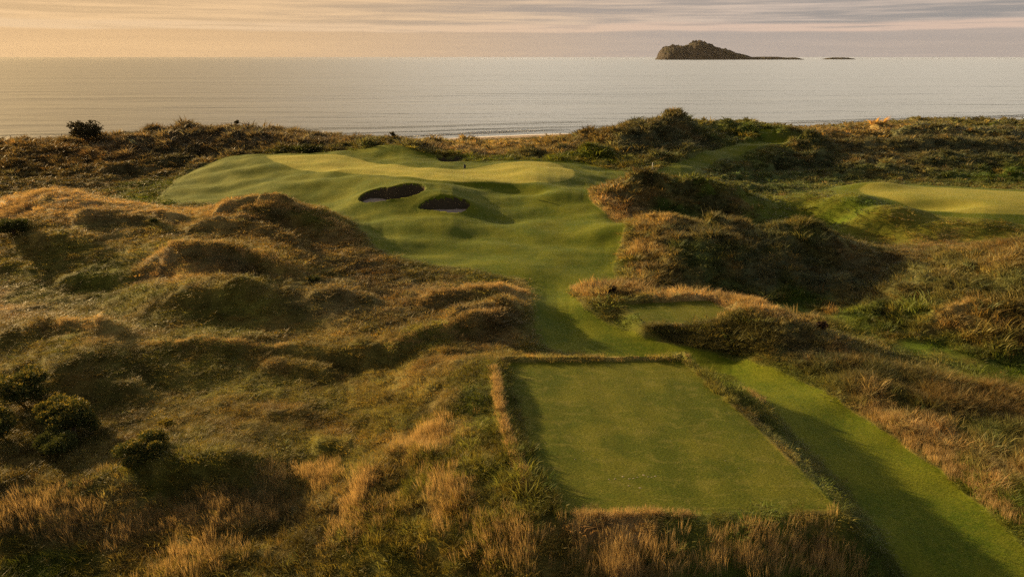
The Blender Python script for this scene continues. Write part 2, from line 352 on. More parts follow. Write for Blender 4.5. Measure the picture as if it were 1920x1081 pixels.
# tee plateaux and banks
Hh = Hh * (1 - sstep(-1.1, -0.1, d_tee)) + 9.0 * sstep(-1.1, -0.1, d_tee)
Hh = Hh * (1 - sstep(-1.2, -0.1, d_tee2)) + 8.1 * sstep(-1.2, -0.1, d_tee2)
out_tee = 1 - sstep(-0.30, 0.0, d_tee)
Hh += out_tee * ridge([W(925,676,9.3), W(938,760,9.4), W(960,830,9.4), W(993,905,9.2)], XX, YY, 0.34, 0.22)
Hh += out_tee * ridge([W(930,668,9.3), W(1050,667,9.3), W(1180,666,9.3), W(1285,664,9.3)], XX, YY, 0.40, 0.30)
Hh += out_tee * ridge([W(1285,668,9.1), W(1345,700,9.1), W(1400,742,8.8), W(1445,785,8.3)], XX, YY, 0.55, 0.40)
out_t2 = 1 - sstep(-0.25, 0.0, d_tee2)
Hh += out_t2 * ridge([W(1160,563,8.3), W(1250,557,8.3), W(1340,555,8.3)], XX, YY, 0.4, 0.3)
Hh += out_t2 * ridge([W(1225,612,8.1), W(1290,611,8.1), W(1370,602,8.2), W(1430,590,8.6)], XX, YY, 0.5, 0.12)
# mown undulations
mown_w = sstep(-1.5, 1.0, d_mown)
Hh += mown_w * (0.36 * fbm(XX / 8, YY / 6, 3, 2) + 0.025 * fbm(XX / 2.2, YY / 2.2, 8, 2)) * sstep(48, 64, YY) * (1 - 0.5 * sstep(-2, 2, d_green))
Hh += 0.28 * np.exp(-((-sdist(np.array([W(640,322,10.7),W(760,325,10.9),W(880,338,10.9),W(1010,352,10.4)]), XX, YY, False, 8)) / 1.7) ** 2)
Hh -= 0.30 * np.exp(-((-sdist(np.array([W(760,338,10.9),W(880,352,10.4),W(1000,362,10.1)]), XX, YY, False, 8)) / 1.6) ** 2) * (1 - sstep(-1, 0, d_green))
Hh += 0.14 * np.exp(-((-sdist(np.array([W(860,418,9.2),W(930,425,9.1),W(985,440,8.8)]), XX, YY, False, 8)) / 1.6) ** 2)
Hh -= 0.12 * np.exp(-((-sdist(np.array([W(900,440,8.8),W(960,450,8.7)]), XX, YY, False, 8)) / 1.8) ** 2)
Hh += 0.22 * np.exp(-((-sdist(np.array([W(425,325,9.7),W(450,342,9.5),W(510,347,9.6)]), XX, YY, False, 8)) / 1.3) ** 2)
# rough: hummocks
rough = (1 - sstep(-0.9, 0.15, d_mown)) * (1 - sstep(-0.9, 0.0, d_tee)) * (1 - sstep(-0.7, 0, d_tee2)) * (1 - sstep(-1.2, 0.2, d_fr2)) * (1 - 0.8 * sstep(-2.5, 0.5, d_sh2)) \
    * sstep(0.8, 2.2, d_track) * (1 - sstep(-6, 2, YY - shore_y(XX) + 14))
rough = np.clip(rough, 0, 1); rough_s = rough
wx, wy = XX + 1.6 * fbm(XX / 6, YY / 6, 31, 2), YY + 1.6 * fbm(XX / 6, YY / 6, 37, 2)
bill = 0.5 - np.sqrt(fbm(wx / 7.5, wy / 4.0, 41, 2) ** 2 + 0.03) * 1.3
bill2 = 0.5 - np.sqrt(fbm(wx / 3.2, wy / 1.9, 51, 2) ** 2 + 0.04) * 1.2
edge_f = 0.35 + 0.65 * sstep(0.3, 3.5, -np.maximum(d_mown, d_tee))
near_sc = 0.62 + 0.58 * sstep(25, 90, YY)
Hh += rough * edge_f * near_sc * (0.34 * bill + 0.14 * bill2 + 0.30 * fbm(XX / 12, YY / 9, 61, 2) + 0.04 * fbm(XX / .9, YY / .8, 71, 2) - 0.28)
def scarp(pl, amp, wf, wb):
    q = np.array([W(*p) for p in pl]); u, c = q[:, 0] / q[:, 1], q[:, 1]
    UU = XX / YE; m = (UU > u[0] - .01) & (UU < u[-1] + .01) & (YY > c.min() - 5 * wf) & (YY < c.max() + 5 * wb)
    x, uu, y = XX[m], UU[m], YY[m]; cr = np.interp(uu, u, c) + 0.35 * fbm(x / 1.6, y * 0, 401, 2)
    L_ = u[-1] - u[0]; tap = sstep(0, .22, (uu - u[0]) / L_) * (1 - sstep(.78, 1, (uu - u[0]) / L_))
    sN = cr - y; wn = 1 + .3 * fbm(x / 2.5, y / 2.5, 403, 2)
    Hh[m] += 1.1 * amp * tap * wn * np.where(sN > 0, np.exp(-(sN / (wf * .75)) ** 2), np.exp(-(sN / wb) ** 2)) * np.clip(rough[m] * 1.3, 0, 1)
def bump(px, py, z, rx, ry, amp, free=False):
    if py < 300 and not free: amp *= (1.25 if px > 1060 else (.25 if px < 400 else .45) if py < 262 else .8)
    cx, cy = W(px, py, z); m = (np.abs(XX - cx) < 3 * rx) & (np.abs(YY - cy) < 3 * ry)
    d = ((XX[m] - cx) / rx) ** 2 + ((YY[m] - cy) / ry) ** 2; Hh[m] += amp * np.exp(-d ** 1.3) * (1 if free else rough[m])
for pl, a_, wf, wb in [
 ([(383,408,10.7),(420,391,11),(480,387,11),(520,388,11),(565,394,11)], .62, .5, 1.8),
 ([(275,500,9.6),(320,478,10),(400,472,10.2),(470,478,10.2),(540,498,9.8),(610,528,9)], .62, .5, 2.0),
 ([(240,405,10.7),(290,398,10.7),(340,402,10.5),(368,410,10.3)], .6, .6, 1.5),
 ([(120,424,10.2),(200,415,10.3),(280,418,10.3),(330,428,10.2)], .6, .9, 2.0),
 ([(330,440,10),(380,424,10.2),(450,420,10.3),(520,438,10.1),(580,462,9.5)], .6, .9, 2.0),
 ([(-60,505,8.6),(20,495,8.6),(70,503,8.6)], .5, .8, 1.6), ([(60,455,9.7),(120,446,9.8),(180,455,9.8)], .45, .8, 1.6),
 ([(90,520,8.4),(180,512,8.5),(260,522,8.6)], .4, .8, 1.5),
 ([(560,560,8.8),(640,552,8.6),(720,560,8.4)], .4, .9, 1.8),
 ([(560,648,7.9),(640,652,7.9),(730,655,8.0),(790,636,8.2),(860,610,8.6),(940,590,8.6),(990,586,8.5)], .65, .8, 1.6),
 ([(770,572,8.3),(820,556,8.5),(880,540,8.9),(940,536,8.9),(992,548,8.8)], .5, .9, 2.2),
 ([(830,610,8.5),(880,585,8.7),(940,570,8.7),(985,572,8.6)], .45, .6, 1.3),
 ([(270,645,8),(400,640,7.9),(540,648,7.8),(640,655,7.8)], .35, .7, 1.5),
 ([(-60,650,8),(20,622,8.2),(90,605,8.4),(170,604,8.5),(260,622,8.3)], .55, .9, 2.0),
 ([(60,690,7.6),(130,706,7.5),(220,716,7.3),(290,735,7.1)], .5, .8, 1.5),
 ([(230,580,8.1),(330,565,8.5),(430,556,8.7),(520,566,8.6)], .35, .9, 1.8),
 ([(420,760,7.3),(520,770,7.3),(600,760,7.3)], .3, .7, 1.4), ([(470,690,7.4),(560,682,7.4),(650,700,7.4)], .35, .7, 1.4),
 ([(230,885,7.1),(300,872,7.2),(400,872,7.3),(500,882,7.2),(560,900,7.1)], .7, .9, 1.6),
 ([(580,840,7.3),(620,826,7.4),(670,842,7.4)], .4, .6, 1.0), ([(820,760,8.9),(870,745,9),(925,755,9.2)], .18, .8, 1.2), ([(700,870,8.0),(760,850,8.2),(830,880,8.4)], .35, .6, 1.0),
 ([(1168,345,11.4),(1195,333,12),(1225,334,11.9),(1262,350,11.3)], .75, .6, 1.6), ([(1265,352,11.2),(1300,338,11.6),(1345,348,11.1)], .55, .6, 1.6), ([(1340,360,10.7),(1385,353,10.4),(1412,372,9.5)], .6, .7, 1.5),
 ([(1315,428,9.9),(1360,425,9.7),(1415,440,9.0)], .7, .6, 1.6), ([(1190,416,9.6),(1240,410,10.3),(1310,414,10.2)], .35, .7, 1.8), ([(1420,440,9.4),(1460,425,10),(1520,420,10.2),(1580,450,9.3)], .6, 1.2, 2.0),
 ([(1400,500,8.6),(1480,485,8.8),(1570,500,8.4),(1620,520,7.5)], .5, 1.2, 1.8), ([(1290,470,8.9),(1350,455,9.2),(1400,470,9.0)], .4, 1, 1.8), ([(1440,548,6.9),(1500,545,6.9),(1580,560,6.6)], .3, .6, 1.5),
 ([(1600,440,7.2),(1670,425,7.7),(1750,432,7.6)], .0, 1, 1), ([(1560,490,7.8),(1600,478,8.0),(1660,492,7.5)], .3, 1, 1.5),
 ([(1640,545,7.4),(1720,530,7.9),(1800,540,8.2)], .4, 1, 2.0), ([(1740,480,8.2),(1820,470,8.5),(1960,455,9.3)], .35, 1.2, 2), ([(1700,600,6.9),(1780,590,7.2),(1880,600,7.4)], .35, .9, 2),
 ([(1440,276,10.4),(1500,272,10.4),(1600,273,10.2),(1700,274,10.1),(1800,274,10.1),(1960,275,10.1)], .9, 2.0, 3.0),
 ([(1290,345,9.0),(1400,325,8.8),(1480,318,8.8),(1560,330,8.3)], .6, 1.5, 3), ([(1380,305,9.6),(1440,295,9.6),(1520,300,9.3)], .5, 1.5, 3), ([(1600,318,8.6),(1700,310,8.9),(1800,322,8.5)], .6, 1.5, 3)]:
    scarp(pl, a_, wf, wb)
for b_ in [(325,252,12.4,4,5,1.0),(372,245,13,4,5,1.1),(250,262,12,4,4,.7),(90,266,11.3,5,4,.4),(20,275,11,4,4,.4),(450,252,12.6,4,4,.9),(510,255,12.5,4,4,.8),(560,252,12.6,3,4,.6),(610,254,12.5,4,4,.9),
 (690,270,11.6,3.5,4,1.1),(740,262,12.4,3,3,.5),(795,280,11.4,2.6,3,.8),(865,282,10.9,2.5,3,1.1),(930,284,10.4,2.5,3,.9),(985,288,10.3,2.5,3,.9),(1040,285,10.2,2.6,3,1.0),(900,268,9.4,4,4,.6),(970,266,9.3,3,4,.6),(1040,264,9.5,4,4,.7),
 (1108,290,10.8,3.4,3,1.3),(1115,258,11.9,4,4,1.0),(1150,262,12.0,3,4,.8),(1205,250,12.9,4.5,5,1.6),(1250,240,13.4,3.5,4,1.3),(1282,232,14,3.2,4,1.4),(1330,248,12.9,3,3,.5),(1372,254,12.1,3,3,.4),(1405,246,12.4,3,3,.6),(1430,246,12.1,3,3,.2),(1482,248,12.2,4,4,1.0),(1525,256,11.8,3,4,.6),
 (1600,250,9.9,4,5,.9),(1660,246,9.9,4,5,.9),(1580,262,9.9,3,3,.7),(1720,252,10.4,5,5,1.4),(1780,250,10.5,4,4,1.0),(1830,255,10.5,5,4,1.0),(1890,250,10.6,4,4,1.1),(1680,270,10,3,3,.5),
 (1588,376,8.9,3.2,2.4,1.1,1),(1665,402,8.4,3.6,2.4,1.0,1),(1500,372,8.4,3.5,2.2,.5,1),(1545,402,8.0,3.2,2.4,-.8,1),(1750,388,8.8,4.5,1.8,-.6,1),(1690,372,8.9,3,2,.2,1),(1830,420,8.3,5,2.2,.45,1),(1630,440,7.3,4,3,-.3,1),(1640,350,9.1,4,2,.5,1),
 (1010,372,9.8,5,3.5,.35,1),(1090,372,9.9,4,5,.45,1),(930,425,9.1,6,2.8,.2,1),(760,415,9.4,6,2.5,.25,1),(1060,440,8.7,4,3,.2,1),(700,375,10,4,2.5,.35,1),(560,350,9.7,6,2.5,.35,1),(470,318,10.2,5,2,.45,1),(1030,330,11,4,3,.25,1),(930,325,10.9,4,2.5,-.2,1),
 (1480,350,8.2,3,3,.5),(1400,345,8.5,3,3,.5),(1560,315,8.8,4,3,.6),(1650,325,8.3,4,3,.7),(1750,300,9.0,4,3,.7),(1860,300,9,4,3,.8),(1820,330,8.2,4,3,.5)]:
    bump(*b_)
pil = rough * (1 - sstep(98, 110, YY)) * np.where((XX / YE > .15) & (YY > 48), 1.0, np.where((XX / YE > -.25) & (YY < 48), .45, .22))
Hh += pil * edge_f * (.62 * np.abs(fbm(wx / 3.6, wy / 3.2, 95, 2)) + .26 * np.abs(fbm(XX / 1.5, YY / 1.4, 97, 2)) - .12)
marr = sstep(98, 112, YY) * rough
Hh += marr * (0.5 * (0.5 - np.sqrt(fbm(XX / 7, YY / 8, 81, 2) ** 2 + .02) * 1.3) + 1.25 * np.abs(fbm(XX / 5.0, YY / 5.6, 85, 2)) + .40 * np.abs(fbm(XX / 1.9, YY / 2.3, 87, 2)) - np.where(XX / YE < .05, .74, .5))
# bunkers: turf wall at the far side, sand floor
bunk_d = []; 
for k, Bp in enumerate(BUNK):
    d = sdist(Bp, XX, YY, pad=2) + .07 * fbm(XX / .6, YY / .6, 700 + k, 2); bunk_d.append(d)
    yn = Bp[:, 1].min(); zf = float(np.min(base_h(Bp[:, 0], Bp[:, 1]))) - (0.22, 0.55, 0.75)[k]
    dn = np.clip(d, 0, 9); up = sstep(0.3, 0.9, (YY - yn) / (Bp[:, 1].max() - yn))
    floor = zf + 0.10 * pnoise(XX / 1.5, YY / 1.5, 90 + k) + 0.25 * up
    lip = 0.05 * np.exp(-((d + 0.5) / 0.5) ** 2) * (d > -3) * up
    Hh = np.where(d > 0, np.maximum(np.minimum(floor, Hh), Hh - dn * 4.5 - 0.05), Hh + lip)
# beach and sea bed
sh = YY - shore_y(XX)
Hh = np.where(sh > -34, Hh * (1 - sstep(-34, -12, sh)) + sstep(-34, -12, sh) * np.clip(-sh * 0.035 + 0.0, -6, 9), Hh)
# sculpt rows behind the camera flat
HEI = Hh
def height(x, y):
    ye = np.maximum(y, YN); u = x / ye
    fu = np.interp(u, US, np.arange(len(US))); fv = np.interp(y, YS, np.arange(len(YS)))
    return bilin(HEI, fu, fv)
def look(A, x, y):
    ye = np.maximum(y, YN)
    return bilin(A, np.interp(x / ye, US, np.arange(len(US))), np.interp(y, YS, np.arange(len(YS))))
def at(px, py):
    x, y = cast(height, px, py); return x, y, float(height(np.array([x]), np.array([y]))[0])
#@@TERRAIN_END
# ------------------------------------------------------------------ what grows where (albedo by plant area, with some lit slopes and crests painted in)
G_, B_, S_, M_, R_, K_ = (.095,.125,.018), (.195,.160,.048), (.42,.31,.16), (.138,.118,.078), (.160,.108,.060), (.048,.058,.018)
def mx(a, b, t=.5): return tuple(x * (1 - t) + y * t for x, y in zip(a, b))
PALP = [(0,300,mx(R_,K_,.4)),(60,330,mx(R_,K_,.6)),(120,300,mx(R_,K_,.4)),(200,280,mx(M_,R_,.5)),(300,270,M_),(200,330,mx(R_,K_,.6)),(100,345,mx(R_,K_,.7)),(280,350,mx(G_,K_)),(370,250,M_),(350,300,mx(M_,K_)),  # brown behind the left mound darkened to set off its lit crest
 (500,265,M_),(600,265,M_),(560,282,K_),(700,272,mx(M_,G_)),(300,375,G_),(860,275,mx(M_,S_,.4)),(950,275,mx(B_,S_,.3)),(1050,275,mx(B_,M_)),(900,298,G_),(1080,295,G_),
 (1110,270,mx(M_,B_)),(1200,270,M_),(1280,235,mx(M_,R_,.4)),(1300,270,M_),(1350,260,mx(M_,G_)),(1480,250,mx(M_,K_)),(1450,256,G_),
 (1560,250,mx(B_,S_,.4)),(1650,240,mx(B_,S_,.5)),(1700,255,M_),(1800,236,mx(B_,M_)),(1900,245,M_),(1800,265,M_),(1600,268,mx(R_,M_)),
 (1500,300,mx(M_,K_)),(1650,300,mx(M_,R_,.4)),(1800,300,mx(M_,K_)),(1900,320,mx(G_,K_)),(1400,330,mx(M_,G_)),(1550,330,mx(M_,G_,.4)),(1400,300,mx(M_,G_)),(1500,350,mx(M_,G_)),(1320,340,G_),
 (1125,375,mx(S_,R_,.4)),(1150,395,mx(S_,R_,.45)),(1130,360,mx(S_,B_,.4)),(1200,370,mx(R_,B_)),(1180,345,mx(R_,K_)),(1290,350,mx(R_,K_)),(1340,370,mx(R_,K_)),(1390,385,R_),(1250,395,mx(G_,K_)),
 (1420,385,mx(B_,G_)),(1450,410,G_),(1550,420,G_),(1600,385,G_),(1500,440,mx(G_,R_)),(1560,375,(.18,.18,.03)),(1650,420,(.20,.18,.035)),(1750,430,(.19,.17,.035)),(1850,440,(.18,.16,.035)),  # slopes below the second green painted brighter, as if sunlit
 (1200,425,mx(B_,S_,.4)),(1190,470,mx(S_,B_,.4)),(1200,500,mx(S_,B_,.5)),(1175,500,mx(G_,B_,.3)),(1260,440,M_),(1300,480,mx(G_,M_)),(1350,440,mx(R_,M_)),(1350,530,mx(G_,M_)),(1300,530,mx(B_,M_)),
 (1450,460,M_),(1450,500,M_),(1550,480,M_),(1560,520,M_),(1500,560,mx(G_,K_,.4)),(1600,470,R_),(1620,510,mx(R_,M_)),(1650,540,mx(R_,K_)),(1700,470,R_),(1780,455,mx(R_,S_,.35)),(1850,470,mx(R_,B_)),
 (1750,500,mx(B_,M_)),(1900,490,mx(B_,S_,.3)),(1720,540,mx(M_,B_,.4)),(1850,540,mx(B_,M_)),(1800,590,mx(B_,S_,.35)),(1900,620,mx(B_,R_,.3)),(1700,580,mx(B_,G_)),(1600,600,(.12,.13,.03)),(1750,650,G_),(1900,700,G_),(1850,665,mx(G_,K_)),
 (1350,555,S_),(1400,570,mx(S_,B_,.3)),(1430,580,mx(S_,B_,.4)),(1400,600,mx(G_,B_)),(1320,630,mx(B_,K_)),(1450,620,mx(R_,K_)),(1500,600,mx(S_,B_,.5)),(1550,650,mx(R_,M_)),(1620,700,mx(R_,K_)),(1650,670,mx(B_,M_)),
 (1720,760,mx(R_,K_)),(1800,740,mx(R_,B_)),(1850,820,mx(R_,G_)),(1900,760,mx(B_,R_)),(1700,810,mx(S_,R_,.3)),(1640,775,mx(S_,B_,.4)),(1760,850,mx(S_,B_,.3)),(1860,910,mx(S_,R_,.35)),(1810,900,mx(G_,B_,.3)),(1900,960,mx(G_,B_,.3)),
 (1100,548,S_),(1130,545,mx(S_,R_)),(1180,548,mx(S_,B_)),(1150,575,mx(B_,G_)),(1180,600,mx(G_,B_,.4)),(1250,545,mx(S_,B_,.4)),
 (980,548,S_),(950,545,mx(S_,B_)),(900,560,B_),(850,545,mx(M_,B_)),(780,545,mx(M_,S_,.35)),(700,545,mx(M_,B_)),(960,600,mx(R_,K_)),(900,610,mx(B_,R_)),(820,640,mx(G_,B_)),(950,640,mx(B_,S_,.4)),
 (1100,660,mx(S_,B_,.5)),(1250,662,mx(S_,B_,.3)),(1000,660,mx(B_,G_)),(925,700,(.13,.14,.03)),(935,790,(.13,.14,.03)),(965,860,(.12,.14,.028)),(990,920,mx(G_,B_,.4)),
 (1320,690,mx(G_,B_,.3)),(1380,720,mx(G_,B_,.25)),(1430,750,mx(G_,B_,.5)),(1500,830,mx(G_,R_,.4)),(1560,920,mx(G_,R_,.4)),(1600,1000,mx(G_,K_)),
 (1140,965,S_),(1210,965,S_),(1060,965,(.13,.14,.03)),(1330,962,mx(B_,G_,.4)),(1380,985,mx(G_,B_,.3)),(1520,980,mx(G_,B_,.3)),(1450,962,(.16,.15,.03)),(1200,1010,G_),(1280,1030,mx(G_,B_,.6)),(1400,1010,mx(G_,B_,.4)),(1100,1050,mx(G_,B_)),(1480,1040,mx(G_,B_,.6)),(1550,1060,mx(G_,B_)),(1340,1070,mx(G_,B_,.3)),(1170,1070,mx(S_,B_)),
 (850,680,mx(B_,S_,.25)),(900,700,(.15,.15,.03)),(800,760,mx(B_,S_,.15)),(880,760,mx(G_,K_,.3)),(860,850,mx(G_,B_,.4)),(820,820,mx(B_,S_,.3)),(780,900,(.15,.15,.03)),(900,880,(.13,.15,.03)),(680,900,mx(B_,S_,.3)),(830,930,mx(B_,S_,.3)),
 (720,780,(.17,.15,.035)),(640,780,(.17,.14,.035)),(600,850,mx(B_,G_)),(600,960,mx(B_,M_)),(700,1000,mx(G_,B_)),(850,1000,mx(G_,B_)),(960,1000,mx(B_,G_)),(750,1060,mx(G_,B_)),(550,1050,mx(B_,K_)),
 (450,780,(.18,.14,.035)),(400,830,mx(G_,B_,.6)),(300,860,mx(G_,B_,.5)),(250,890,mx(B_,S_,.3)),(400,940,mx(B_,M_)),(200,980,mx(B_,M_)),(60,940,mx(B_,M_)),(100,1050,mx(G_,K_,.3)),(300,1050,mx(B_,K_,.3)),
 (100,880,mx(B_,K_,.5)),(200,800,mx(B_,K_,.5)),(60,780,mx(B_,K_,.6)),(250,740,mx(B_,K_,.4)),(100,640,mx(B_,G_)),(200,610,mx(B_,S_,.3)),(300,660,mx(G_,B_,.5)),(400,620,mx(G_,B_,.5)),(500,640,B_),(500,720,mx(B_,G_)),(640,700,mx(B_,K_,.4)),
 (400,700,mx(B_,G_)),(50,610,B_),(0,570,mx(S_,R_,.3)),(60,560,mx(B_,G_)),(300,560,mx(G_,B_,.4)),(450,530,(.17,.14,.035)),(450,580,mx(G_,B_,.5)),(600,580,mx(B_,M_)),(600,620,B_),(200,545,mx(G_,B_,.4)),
 (300,500,mx(S_,M_)),(430,490,mx(M_,K_)),(380,512,mx(B_,S_,.5)),(200,510,mx(G_,B_,.3)),(100,480,mx(B_,G_)),(50,440,B_),(100,400,mx(B_,S_,.6)),(60,372,mx(S_,M_,.1)),(100,362,S_),(30,395,S_),(150,375,mx(S_,M_,.2)),(200,382,mx(S_,B_,.3)),(300,430,B_),(250,405,mx(B_,M_)),(350,405,mx(B_,S_,.5)),  # straw on the left mound's crest painted paler, as if lit
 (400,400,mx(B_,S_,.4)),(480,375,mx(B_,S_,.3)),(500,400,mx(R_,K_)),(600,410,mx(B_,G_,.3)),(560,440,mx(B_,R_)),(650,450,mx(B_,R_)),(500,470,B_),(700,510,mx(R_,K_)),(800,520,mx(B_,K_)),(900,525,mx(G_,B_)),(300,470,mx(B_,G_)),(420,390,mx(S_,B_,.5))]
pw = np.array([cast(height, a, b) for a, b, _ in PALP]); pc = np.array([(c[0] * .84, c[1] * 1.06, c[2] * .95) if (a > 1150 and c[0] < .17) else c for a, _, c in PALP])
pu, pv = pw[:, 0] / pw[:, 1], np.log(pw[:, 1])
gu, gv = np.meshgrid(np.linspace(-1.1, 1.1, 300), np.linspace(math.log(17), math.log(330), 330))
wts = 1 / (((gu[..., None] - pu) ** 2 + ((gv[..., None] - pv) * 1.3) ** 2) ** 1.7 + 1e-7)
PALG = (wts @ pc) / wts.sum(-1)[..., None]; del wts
def palette(x, y):
    ye = np.maximum(y, YN)
    x2 = x + 1.2 * fbm(x / 3, y / 3, 201, 2); y2 = np.maximum(y + 1.2 * fbm(x / 3, y / 3, 211, 2), YN)
    fu = (x2 / y2 + 1.1) / 2.2 * 299; fv = (np.log(y2) - math.log(17)) / (math.log(330) - math.log(17)) * 329
    c = np.stack([bilin(PALG[..., k], fu, fv) for k in range(3)], -1)
    n1 = fbm(x / 5, y / 5, 221, 3); n2 = fbm(x / 1.3, y / 1.3, 231, 3)
    c = c * (1 + 0.30 * n1 + 0.42 * n2)[..., None]
    w = np.clip(0.5 * fbm(x / 3.1, y / 2.6, 241, 3) - 0.05, 0, 0.45)[..., None]; c = c * (1 - w) + np.array((.26, .17, .06)) * w
    w = (np.clip(0.6 * fbm(x / 4.1, y / 3.3, 251, 3) - 0.08, 0, 0.5) * (1 - .75 * sstep(90, 105, y)))[..., None]; c = c * (1 - w) + np.array((.075, .10, .02)) * w
    w = (sstep(-1.6, -.2, look(d_mown, x, y)) * np.clip(.75 + .5 * n1, 0, 1) * .7)[..., None]; c = c * (1 - w) + np.array((.13, .15, .022)) * w
    return np.clip(c, 0.01, 0.6)

# ------------------------------------------------------------------ turf, sand and water materials
def attr(nt, name, typ='GEOMETRY'):
    n = N(nt, 'ShaderNodeAttribute', attribute_name=name, attribute_type=typ); return n
turf, nt = mat('turf')
tcn = N(nt, 'ShaderNodeTexCoord'); pos = tcn.outputs['Object']
am, ag, at_, ab = (attr(nt, k).outputs['Fac'] for k in ('mown', 'green', 'tee', 'beach'))
pal = attr(nt, 'pal').outputs['Color']
n1 = noise(nt, pos, 0.35, 5, 0.6); n2 = noise(nt, pos, 3.0, 6, 0.7); n3 = noise(nt, mapping(nt, pos, (1, 3.2, 1)), 6.0, 4, 0.75)
n4 = noise(nt, mapping(nt, pos, (9, 20, 9)), 1.0, 3, 0.7)
v2 = maprange(nt, n2, 0.3, 0.72)
fair = mix(nt, maprange(nt, n1, 0.35, 0.68), (.055, .090, .005), (.118, .138, .009))
fair = mix(nt, math_(nt, 'MULTIPLY', v2, 0.45), fair, (.145, .150, .018))
grn = mix(nt, maprange(nt, n1, 0.35, 0.65), (.250, .255, .045), (.310, .285, .055))
grn = mix(nt, math_(nt, 'MULTIPLY', v2, 0.3), grn, (.36, .31, .08))
tee = mix(nt, maprange(nt, n1, 0.40, 0.62), (.062, .080, .008), (.100, .108, .013))
worn = noise(nt, mapping(nt, pos, (1.0, 1.6, 1)), 1.1, 6, 0.72, 0.6)
tee = mix(nt, math_(nt, 'MULTIPLY', maprange(nt, worn, 0.48, 0.66), 0.55), tee, (.150, .145, .035))
tee = mix(nt, math_(nt, 'MULTIPLY', maprange(nt, worn, 0.30, 0.44, 1, 0), 0.5), tee, (.055, .085, .010))
sepp = N(nt, 'ShaderNodeSeparateXYZ'); L(nt, pos, sepp.inputs[0])
stripe = math_(nt, 'SINE', math_(nt, 'MULTIPLY', math_(nt, 'ADD', sepp.outputs[0], math_(nt, 'MULTIPLY', sepp.outputs[1], 0.05)), 3.0))
stripe = maprange(nt, stripe, -0.25, 0.25)
tee = mix(nt, math_(nt, 'MULTIPLY', stripe, 0.35), tee, mix(nt, 1.0, tee, (1.35, 1.30, 1.35), 'MULTIPLY'))
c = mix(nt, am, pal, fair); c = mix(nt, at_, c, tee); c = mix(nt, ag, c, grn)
c = mix(nt, maprange(nt, n4, 0.30, 0.75), mix(nt, 1.0, c, (.55, .60, .52), 'MULTIPLY'), mix(nt, 1.0, c, (1.42, 1.36, 1.30), 'MULTIPLY'))
sandc = mix(nt, maprange(nt, n2, 0.3, 0.7), (.22, .17, .13), (.34, .27, .20))
c = mix(nt, ab, c, sandc)
bs = N(nt, 'ShaderNodeBsdfPrincipled', i={'Roughness': 0.85, 'Specular IOR Level': 0.06, 'Sheen Weight': 0.0, 'Sheen Roughness': 0.5})
L(nt, c, bs.inputs['Base Color']); L(nt, c, bs.inputs['Sheen Tint'])
shag = math_(nt, 'SUBTRACT', 1.0, math_(nt, 'MAXIMUM', am, math_(nt, 'MAXIMUM', ag, at_)))
hgt = math_(nt, 'ADD', math_(nt, 'MULTIPLY', n3, math_(nt, 'ADD', math_(nt, 'MULTIPLY', shag, 0.16), 0.030)), math_(nt, 'MULTIPLY', n4, math_(nt, 'ADD', math_(nt, 'MULTIPLY', shag, 0.05), 0.030)))
bp = N(nt, 'ShaderNodeBump', i={'Strength': 0.9, 'Distance': 1.0}); L(nt, hgt, bp.inputs['Height']); L(nt, bp.outputs[0], bs.inputs['Normal'])
o_ = N(nt, 'ShaderNodeOutputMaterial'); L(nt, bs.outputs[0], o_.inputs[0])

def simple(name, c1, c2, scale=3.0, rough=0.8, bump=0.02, spec=0.2, detail=5, stretch=(1, 1, 1)):
    m, nt = mat(name); t = N(nt, 'ShaderNodeTexCoord'); v = mapping(nt, t.outputs['Object'], stretch)
    n = noise(nt, v, scale, detail, 0.65)
    b = N(nt, 'ShaderNodeBsdfPrincipled', i={'Roughness': rough, 'Specular IOR Level': spec})
    L(nt, mix(nt, maprange(nt, n, 0.3, 0.7), c1, c2), b.inputs['Base Color'])
    k = N(nt, 'ShaderNodeBump', i={'Strength': 1.0, 'Distance': bump}); L(nt, n, k.inputs['Height']); L(nt, k.outputs[0], b.inputs['Normal'])
    o = N(nt, 'ShaderNodeOutputMaterial'); L(nt, b.outputs[0], o.inputs[0]); return m
bunker_sand = simple('bunker_sand', (.26, .22, .19), (.37, .31, .27), 2.5, 0.95, 0.04)
turf_wall = simple('stacked_turf', (.040, .033, .021), (.092, .074, .048), 3.0, 0.95, 0.08, 0.05, 6, (1, 1, 9))

# ------------------------------------------------------------------ the ground mesh, cut into its regions
ny, nx = XX.shape
V3 = np.stack([XX, YY, HEI], -1).astype(np.float32)
du = np.gradient(V3, axis=1); dv = np.gradient(V3, axis=0); NR = np.cross(du, dv); NR /= np.linalg.norm(NR, axis=-1, keepdims=True) + 1e-9
a_mown = np.maximum(sstep(-0.12, 0.12, d_mown), np.maximum(sstep(-0.1, 0.1, d_fr2), np.maximum(sstep(-.1, .1, d_teeb), 0.6 * sstep(-1, 1.5, d_sh2))))
a_mown = np.maximum(a_mown, 0.25 * (1 - sstep(0.3, 1.5, d_track)))
a_tee = np.maximum(sstep(-0.08, 0.08, d_tee), sstep(-0.08, 0.08, d_tee2))
a_green = np.maximum(sstep(-0.15, 0.15, d_green), sstep(-0.3, 0.3, d_green2) * 0.8)
a_beach = sstep(-16, -11, sh + 3 * fbm(XX / 12, YY / 12, 5, 2))
PALV = palette(XX, YY)
fq = lambda A: (A[:-1, :-1] + A[1:, :-1] + A[:-1, 1:] + A[1:, 1:]) / 4
reg = np.zeros((ny - 1, nx - 1), int)
reg[fq(d_mown) > 0] = 1; reg[fq(d_fr2) > 0] = 1
reg[fq(d_green) > 0] = 2; reg[fq(d_green2) > 0] = 3; reg[fq(d_tee) > 0] = 4; reg[fq(d_tee2) > 0] = 5
reg[(fq(sh) > -13) & (reg == 0)] = 6
slope = fq(NR[..., 2])
